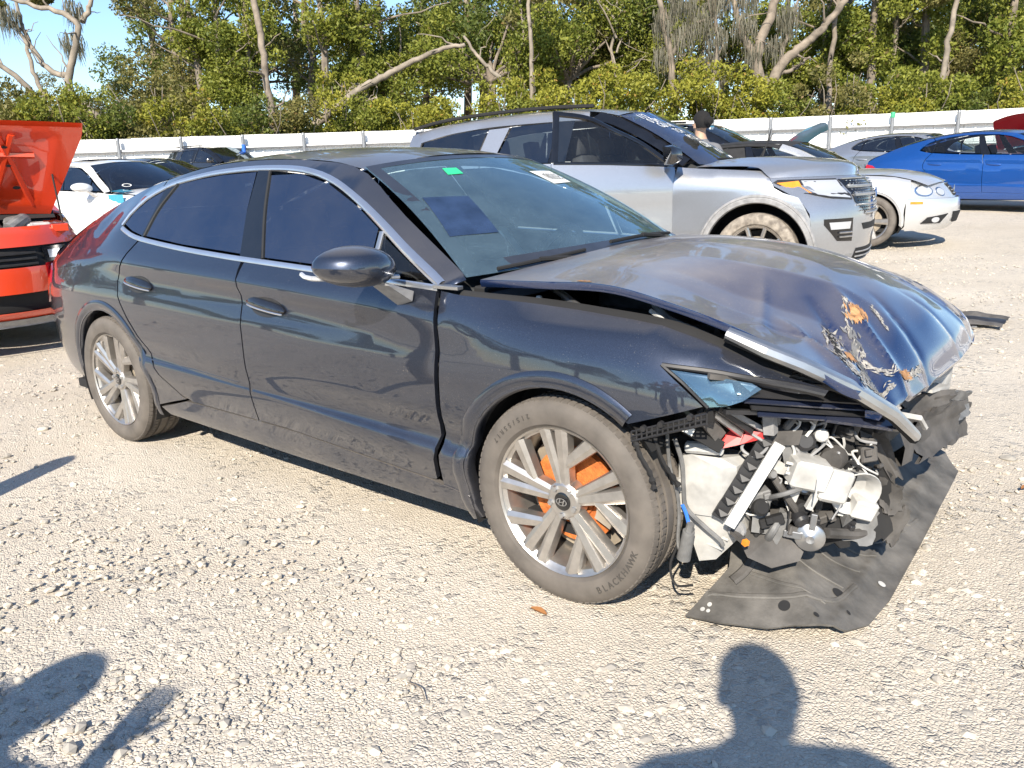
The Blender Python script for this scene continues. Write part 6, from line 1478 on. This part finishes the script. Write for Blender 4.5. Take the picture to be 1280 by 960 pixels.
            for z in (.59, .555):
                mb = MB(); mb.tube([(lambda p_: (p_[0]+.02, p_[1], p_[2]))(FA(s*u, z)) for u in np.linspace(.67, .80, 5)], .008, 5); mb.link('fog_lamp_slat', 'satin_metal', fg)
        fpan('air_intake', [(-.50, .655), (-.46, .60), (.46, .60), (.50, .655)], 'dull_black', .006)
        li_ = fpan('lower_intake', [(-.55, .44), (-.62, .31), (.62, .31), (.55, .44)], 'dull_black', .008)
        for z in (.405, .365, .33):
            mb = MB(); mb.tube([(lambda p_: (p_[0]+.012, p_[1], p_[2]))(FA(u, z)) for u in np.linspace(-.56, .56, 15)], .007, 5); mb.link('intake_bar', 'grey_plastic', li_)
    put('tailgate', cached('suvtail', lambda: loft([[(xc if v == 0 else xc+(xe-xc)*v**2.2, -ye*v, z) for v in (0, .4, .75, 1)] for z, xc, xe, ye in ((1.63, -3.93, -3.88, .63), (1.40, -4.05, -3.92, .75), (1.1, -4.10, -3.94, .84), (.8, -4.12, -3.94, .85), (.45, -4.08, -3.94, .74))], 10, 17, True).mesh('tailgate', 60)), P, t)
    mb = MB(); mb.box((-1.6, 0, .33), (4.2, 1.7, .06)); put('floor_pan', cached('suvfl', lambda: mb.mesh('floor_pan')), 'dull_black', t)
    mb = MB(); mb.box((-.55, 0, .8), (.1, 1.6, .75)); mb.hull([(-.4, -.76, 1.16), (-.4, .76, 1.16), (-.95, -.76, 1.15), (-.95, .76, 1.15), (-.95, -.7, .9), (-.95, .7, .9), (-.7, -.7, 1.2), (-.7, .7, 1.2)]); put('dashboard', cached('suvda', lambda: mb.mesh('dashboard')), 'dash_plastic', t)
    def seat():
        q = MB(); q.box((0, 0, .16), (.50, .50, .16), (0, -.1, 0)); q.box((-.28, 0, .5), (.15, .48, .62), (0, -.28, 0)); q.box((-.42, 0, .9), (.10, .26, .18), (0, -.2, 0)); q.box((0, 0, .04), (.4, .3, .16)); return q.mesh('seat', 50)
    for x, y in ((-1.55, -.40), (-1.55, .40), (-2.5, -.4), (-2.5, .4)): put('seat', cached('suvseat', seat), 'seat_cloth', t).location = (x, y, .5)
    mb = MB(); mb.tube([(-1.02+.07*math.sin(a), .40+.19*math.cos(a), 1.17+.17*math.sin(a)) for a in np.linspace(0, 2*math.pi, 25)], .016, 7); put('steering_wheel', cached('suvsw', lambda: mb.mesh('steering_wheel')), 'black_plastic', t)
    return WSU
sv = thing('silver_suv', 'silver sport utility vehicle with its front passenger door open behind the wreck', 'suv', (1.10, 5.41, G(0, 5)-.05), R(11.0), None, (1, 1, 1.055))
WSU = suv(sv, 'paint_silver', door_open=R(38), wsm='glass_blue')
mb = MB()
for k, (txt, q, v, sz) in enumerate((('113', .90, .62, .10), ('0 SM', .80, .55, .09), ('G0/141', .70, .44, .09), ('TCH', .58, .38, .08), ('M 2', .46, .30, .09), ('C0B1', .33, .18, .09), ('KX', .22, .02, .09))):
    me = letters(txt, sz*1.25, 0); o = len(mb.v); mb.add([WSU(q+p_.co.y*1.15, v-p_.co.x*1.3, .006) for p_ in me.vertices], [tuple(f.vertices) for f in me.polygons]); bpy.data.meshes.remove(me)
mb.link('windshield_writing', 'paper_white', sv, 0)
mb = MB(); mb.tube([WSU(.02, -.25, .03), WSU(.06, .15, .03), WSU(.05, .62, .03)], .010, 6); mb.link('wiper', 'dull_black', sv)
mb = MB(); mb.tube([(-.18, .12, 1.21), (-.13, .22, 1.42), (-.12, .25, 1.50)], [.010, .008, .005], 6); mb.tube([(-.20, .10, 1.22), (-.10, .26, 1.46)], .004, 5); mb.link('raised_wiper', 'dull_black', sv)
mb = MB(); mb.grid([[WSU(.06+.09*i/3, -.1-.22*j/3, .004) for j in range(4)] for i in range(4)]); mb.link('windshield_sticker', 'paper_white', sv)
nv = thing('navy_suv', 'dark navy sport utility vehicle parked between the silver convertible and the fence', 'suv', (*at(5.05, 14.6)[:2], G(*at(5.05, 14.6)[:2])), R(6)); suv(nv, 'paint_navy', wsm='glass_clear', detail=False)
ds = thing('dark_suv', 'black sport utility vehicle parked farthest back at the left by the fence', 'suv', (-19.6, 13.6, G(-21, 13.6)), R(8)); suv(ds, 'paint_black', wsm='glass_dark', detail=False)

# ------------------------------------------------------------------ silver convertible
plain('soft_top', (.018, .018, .019), .9, var=.3, bump=.2, bscale=80)
cv = thing('silver_convertible', 'silver convertible with black soft top parked behind the silver sport utility vehicle', 'car', (-1.56, 8.88, G(0, 9.2)), R(7.2), None, (.955, .94, .97))
saloon(cv, 'paint_pale_silver', glassm='glass_clear', wsm='glass_clear', roofm='soft_top', wheel='star', fascia=False)
for o in list(cv.children):
    if o.name.split('.')[0] in ('rear_window', 'quarter_glass', 'quarter_trim'): o.material_slots[0].link = 'OBJECT'; o.material_slots[0].material = MATS['soft_top']
for s in (-1, 1):
    f = SD.map(s); k = 1 if s < 0 else -1
    strip_on([(1.55, 1.345), (1.80, 1.262), (1.99, 1.175), (2.2, 1.07), (2.37, .985)], lambda u, v: f(u, v), .085, .006*k, .01*k, 24).link('windshield_pillar', 'paint_pale_silver', cv)
def CN(s, z):
    xc = float(np.interp(z, [.2, .3, .45, .6, .72, .80, .84], [3.70, 3.80, 3.84, 3.82, 3.74, 3.66, 3.58])); xe = 3.24; ye = float(np.interp(z, [.2, .3, .6, .75, .84], [.82, .87, .885, .85, .77]))
    return (xe+(xc-xe)*(1-abs(s)**2.5), ye*s, z)
MB().grid([[CN(s, z) for s in np.linspace(-1, 1, 37)] for z in (.84, .80, .74, .68, .62)]).link('front_panel', 'paint_pale_silver', cv, 50)
MB().grid([[(lambda p_: (p_[0]+.035, p_[1]*1.012, p_[2]))(CN(s, z)) for s in np.linspace(-1, 1, 37)] for z in (.62, .60, .52, .44, .36, .28, .21)]).link('front_bumper', 'paint_pale_silver', cv, 50)
def cpan(name, pts, mat, off, par=cv): return put(name, panel_mesh(name, pts, lambda u, v: (lambda p_: (p_[0]+off, p_[1]*(1+off*.3), p_[2]))(CN(u, v)), .05, 0, .01), mat, par)
gr = cpan('grille', [(-.24, .80), (-.20, .645), (.20, .645), (.24, .80)], 'dull_black', .012)
for z in (.80, .755, .715, .675):
    mb = MB(); mb.tube([(lambda p_: (p_[0]+.02, p_[1], p_[2]))(CN(u, z)) for u in np.linspace(-.23, .23, 9)], .009, 5); mb.link('grille_bar', 'chrome', gr)
mb = MB(); p_ = CN(0, .72); mb.tube([(p_[0]+.03, .055*math.cos(a), .72+.055*math.sin(a)) for a in np.linspace(0, 2*math.pi, 21)], .006, 5)
for a in (90, 210, 330): mb.tube([(p_[0]+.03, 0, .72), (p_[0]+.03, .055*math.cos(R(a)), .72+.055*math.sin(R(a)))], .005, 5)
mb.link('emblem', 'chrome', gr)
for s in (-1, 1):
    el = lambda cx, cz, a, b: [(s*(cx+a*math.cos(t_)), cz+b*math.sin(t_)) for t_ in np.linspace(0, 2*math.pi, 21)[:-1]]
    hl = cpan('headlight', el(.80, .725, .115, .075), 'chrome', .010); cpan('headlight_lens', el(.80, .725, .095, .060), 'lamp_clear', .016, hl)
    hl = cpan('headlight', el(.56, .705, .085, .058), 'chrome', .010); cpan('headlight_lens', el(.56, .705, .068, .045), 'lamp_clear', .016, hl)
    cpan('side_marker', [(s*.86, .585), (s*.86, .555), (s*.97, .558), (s*.97, .588)], 'amber_plastic', .044)
    fg = cpan('fog_lamp_housing', [(s*.52, .42), (s*.62, .30), (s*.86, .30), (s*.80, .38)], 'dull_black', .044); cpan('fog_lamp', el(.70, .345, .05, .035), 'lamp_clear', .050, fg)
cpan('air_intake', [(-.42, .44), (-.36, .30), (.36, .30), (.42, .44)], 'dull_black', .044)

# ------------------------------------------------------------------ people
plain('skin', (.42, .26, .18), .6, var=.08); plain('hair_black', (.006, .005, .005), .9, var=.3); plain('cloth_grey', (.16, .16, .17), .9, var=.15); plain('cloth_blue', (.03, .05, .12), .9, var=.2); plain('cloth_white', (.65, .65, .63), .9, var=.08); plain('shoe', (.05, .045, .04), .7)
def body_mesh(J, bones):
    """one continuous skin grown over a skeleton {name: (x, y, z, r)}"""
    names = list(J); me = bpy.data.meshes.new('body'); me.from_pydata([J[n][:3] for n in names], [(names.index(a), names.index(b)) for a, b in bones], [])
    o = bpy.data.objects.new('body', me); COL.objects.link(o); md = o.modifiers.new('skin', 'SKIN'); md.use_smooth_shade = True
    for i, n in enumerate(names):
        r = J[n][3]; me.skin_vertices[0].data[i].radius = r if hasattr(r, '__len__') else (r, r)
    me.skin_vertices[0].data[names.index('pelvis')].use_root = True
    ss = o.modifiers.new('sub', 'SUBSURF'); ss.levels = 1; ss.render_levels = 1
    m2 = bpy.data.meshes.new_from_object(o.evaluated_get(bpy.context.evaluated_depsgraph_get())); bpy.data.objects.remove(o); bpy.data.meshes.remove(me); m2.shade_smooth(); return m2
def person(name, label, loc, rz, arms, H=1.75, shirt='cloth_grey', group=None):
    t = thing(name, label, 'person', loc, rz, group); k = H/1.75
    J = {'pelvis': (0, 0, .95, (.15, .11)), 'waist': (0, 0, 1.10, (.14, .10)), 'chest': (0, .01, 1.30, (.17, .12)), 'neck0': (0, .0, 1.47, (.075, .075)), 'neck': (0, .01, 1.53, .058), 'jaw': (0, .035, 1.585, (.062, .07)), 'head': (0, .02, 1.66, (.075, .095)), 'crown': (0, .01, 1.72, (.055, .07))}
    B = [('pelvis', 'waist'), ('waist', 'chest'), ('chest', 'neck0'), ('neck0', 'neck'), ('neck', 'jaw'), ('jaw', 'head'), ('head', 'crown')]
    for s, n in ((-1, 'l'), (1, 'r')):
        J.update({n+'hip': (s*.10, 0, .90, .10), n+'knee': (s*.11, .03, .50, .062), n+'calf': (s*.115, .0, .34, .06), n+'ankle': (s*.12, -.02, .09, .042), n+'toe': (s*.135, .14, .035, (.045, .032))})
        B += [('pelvis', n+'hip'), (n+'hip', n+'knee'), (n+'knee', n+'calf'), (n+'calf', n+'ankle'), (n+'ankle', n+'toe')]
        sh, el, wr, hd_ = (s*.205, 0, 1.42), *arms[n]
        J.update({n+'sh': (*sh, .078), n+'el': (*el, .046), n+'wr': (*wr, .030), n+'palm': (*hd_, (.040, .018))}); B += [('chest', n+'sh'), (n+'sh', n+'el'), (n+'el', n+'wr'), (n+'wr', n+'palm')]
        w_, h_ = Vector(wr), Vector(hd_); d = (h_-w_).normalized(); sd_ = d.cross(Vector((0, 1, 0))).normalized() if abs(d.y) < .9 else d.cross(Vector((0, 0, 1))).normalized()
        for q in range(4):
            f0 = h_+sd_*(q-1.5)*.018+d*.025; f1 = f0+d*(.045-.005*abs(q-1.5))+Vector((0, .012, 0)); f2 = f1+d*.022+Vector((0, .016, 0))
            J.update({f'{n}f{q}a': (*f0, .009), f'{n}f{q}b': (*f1, .0085), f'{n}f{q}c': (*f2, .007)}); B += [(n+'palm', f'{n}f{q}a'), (f'{n}f{q}a', f'{n}f{q}b'), (f'{n}f{q}b', f'{n}f{q}c')]
        th = h_-sd_*.045*1+d*.005; th2 = th-sd_*.02+d*.035; J.update({n+'t1': (*th, .011), n+'t2': (*th2, .009)}); B += [(n+'palm', n+'t1'), (n+'t1', n+'t2')]
    me = body_mesh(J, B)
    for mt in ('skin', shirt, 'cloth_blue', 'shoe'): me.materials.append(MATS[mt])
    hands = [Vector(arms[n][1]) for n in arms]
    for p_ in me.polygons:
        c = p_.center; z = c.z; near = min((c-h).length for h in hands); elb = min((c-Vector(arms[n][0])).length for n in arms)
        p_.material_index = 3 if z < .10 else 2 if z < .96 and abs(c.x) < .24 and abs(c.y) < .2 else 0 if (z > 1.50 and abs(c.x) < .12 and (c.y < .16)) or near < .25 else 1
    b = bpy.data.objects.new('body', me); COL.objects.link(b); b.parent = t; b.scale = (k, k, k)
    mb = MB(); rows = []
    for i in range(11):
        ph = math.pi*i/14; rows.append([(.086*math.sin(ph)*math.cos(a), -.005+.103*math.sin(ph)*math.sin(a)-(.012 if i > 6 else 0), 1.668+.112*math.cos(ph)-(.0 if math.sin(a) < .3 else 0) + (.055*max(0, math.sin(a)) if i > 6 else 0)) for a in np.linspace(0, 2*math.pi, 21)])
    mb.grid(rows); mb.lathe([(0, -.055), (.035, -.045), (.05, 0), (.035, .045), (0, .055)], 12, (0, -.115, 1.665)); o = mb.link('hair', 'hair_black', t); o.scale = (k*1.05, k*1.05, k*1.01)
    mb = MB()
    for s in (-1, 1):
        mb.box((s*.032, .108, 1.652), (.022, .010, .010)); mb.box((s*.082, .01, 1.64), (.012, .03, .05))
    mb.hull([(0, .135, 1.625), (-.015, .105, 1.618), (.015, .105, 1.618), (0, .105, 1.66), (0, .12, 1.612)]); mb.box((0, .108, 1.585), (.045, .012, .008))
    o = mb.link('face', 'skin', t); o.scale = (k, k, k); return t
person('person', 'person in a pale shirt with black hair standing beyond the silver sport utility vehicle', at(2.07, 8.75), R(60), {'l': ((-.30, .10, 1.18), (-.22, .34, 1.20), (-.18, .42, 1.22)), 'r': ((.27, -.04, 1.14), (.27, .10, .92), (.27, .14, .84))}, 1.70, 'cloth_grey')
A_ = math.atan2(C0[1]+3.02, C0[0]-4.47)-math.pi/2
ph_ = person('person', 'photographer in a grey shirt holding up a phone with both hands', (4.47, -3.04, 0), math.atan2(FD[1], FD[0])-math.pi/2, {'l': ((-.37, .02, 1.22), (-.13, .19, 1.15), (-.06, .22, 1.17)), 'r': ((.37, .02, 1.22), (.15, .19, 1.15), (.08, .22, 1.17))}, 1.74)
ph_.scale = (1.16, 1.1, 1)
ph_ = person('person', 'second visitor behind the camera pointing with one raised arm', (2.92, -4.17, 0), R(25), {'l': ((-.30, .05, 1.25), (-.17, .14, 1.38), (-.14, .17, 1.43)), 'r': ((.33, .05, 1.26), (.25, .14, 1.40), (.25, .18, 1.46))}, 1.72)
ph_.scale = (1.3, 1.15, 1)
t = thing('shadow_post', 'unseen round post left of the camera, added for its shadow', 'post', (.64, -2.58, 0))  # out of view, added to cast the long shadow at far left
mb = MB(); mb.lathe([(.075, 0), (.07, 1.02), (.06, 1.07), (.035, 1.10), (0, 1.105)], 16); mb.v = [(x, z, y) for x, y, z in mb.v]; mb.link('shaft', 'bark', t)
# torn plastic lying on the gravel beyond the nose, fallen leaves and a twig
t = thing('plastic_debris', 'torn black plastic trim piece lying on the gravel beyond the crushed nose', 'debris', (3.13, 4.36, G(3.15, 4.35)), 0, None, (.72, .72, .8))
rg = np.random.default_rng(8)
for k, (y0, y1, hh) in enumerate(((.12, .30, .07), (-.12, .10, .06), (-.28, -.14, .05))):
    P_ = [[(-.30+.62*i/8, y0+(y1-y0)*j/3+.03*math.sin(i*.9+k), .01+hh*math.sin(math.pi*(j+.4)/3.8)*(1-.5*abs(i-4)/4)+rg.uniform(0, .012)) for j in range(4)] for i in range(9)]
    MB().grid(P_).link('torn_strip', ('dusty_black_plastic', 'black_plastic', 'dusty_black_plastic')[k], t, 30)
mb = MB(); mb.tube([(.05, -.30, .01), (.10, -.36, .02), (.0, -.42, .008)], .008, 5); mb.link('clip', 'engine_grey', t)
plain('dead_leaf', (.30, .13, .04), .8, var=.3)
for i, (x, y) in enumerate(((2.83, -1.01), (3.9, .9))):
    mb = MB(); mb.grid([[(-.03+.06*a/4, (-.014+.028*b/2)*math.sin(math.pi*(a+.3)/4.6), .008+.006*abs(b-1)+.003*math.sin(a)) for b in range(3)] for a in range(5)]); o = mb.link('fallen_leaf', 'dead_leaf'); o.location = (x, y, 0); o.rotation_euler = (0, 0, i*1.1)
    tag(o, ('curled brown leaf on the gravel below the front wheel', 'curled brown leaf on the gravel beyond the undertray', 'curled brown leaf on the gravel near the rear door')[i], 'leaf')
o = MB().tube(spline([(0, 0, .01), (.08, .02, .014), (.17, -.01, .009)], 12), [.003]*12, 5).link('twig', 'bark'); o.location = (2.75, -1.50, 0); o.rotation_euler = (0, 0, -.2); o.scale = (.55, .55, .7); tag(o, 'thin dry twig lying on the gravel in the foreground', 'twig')
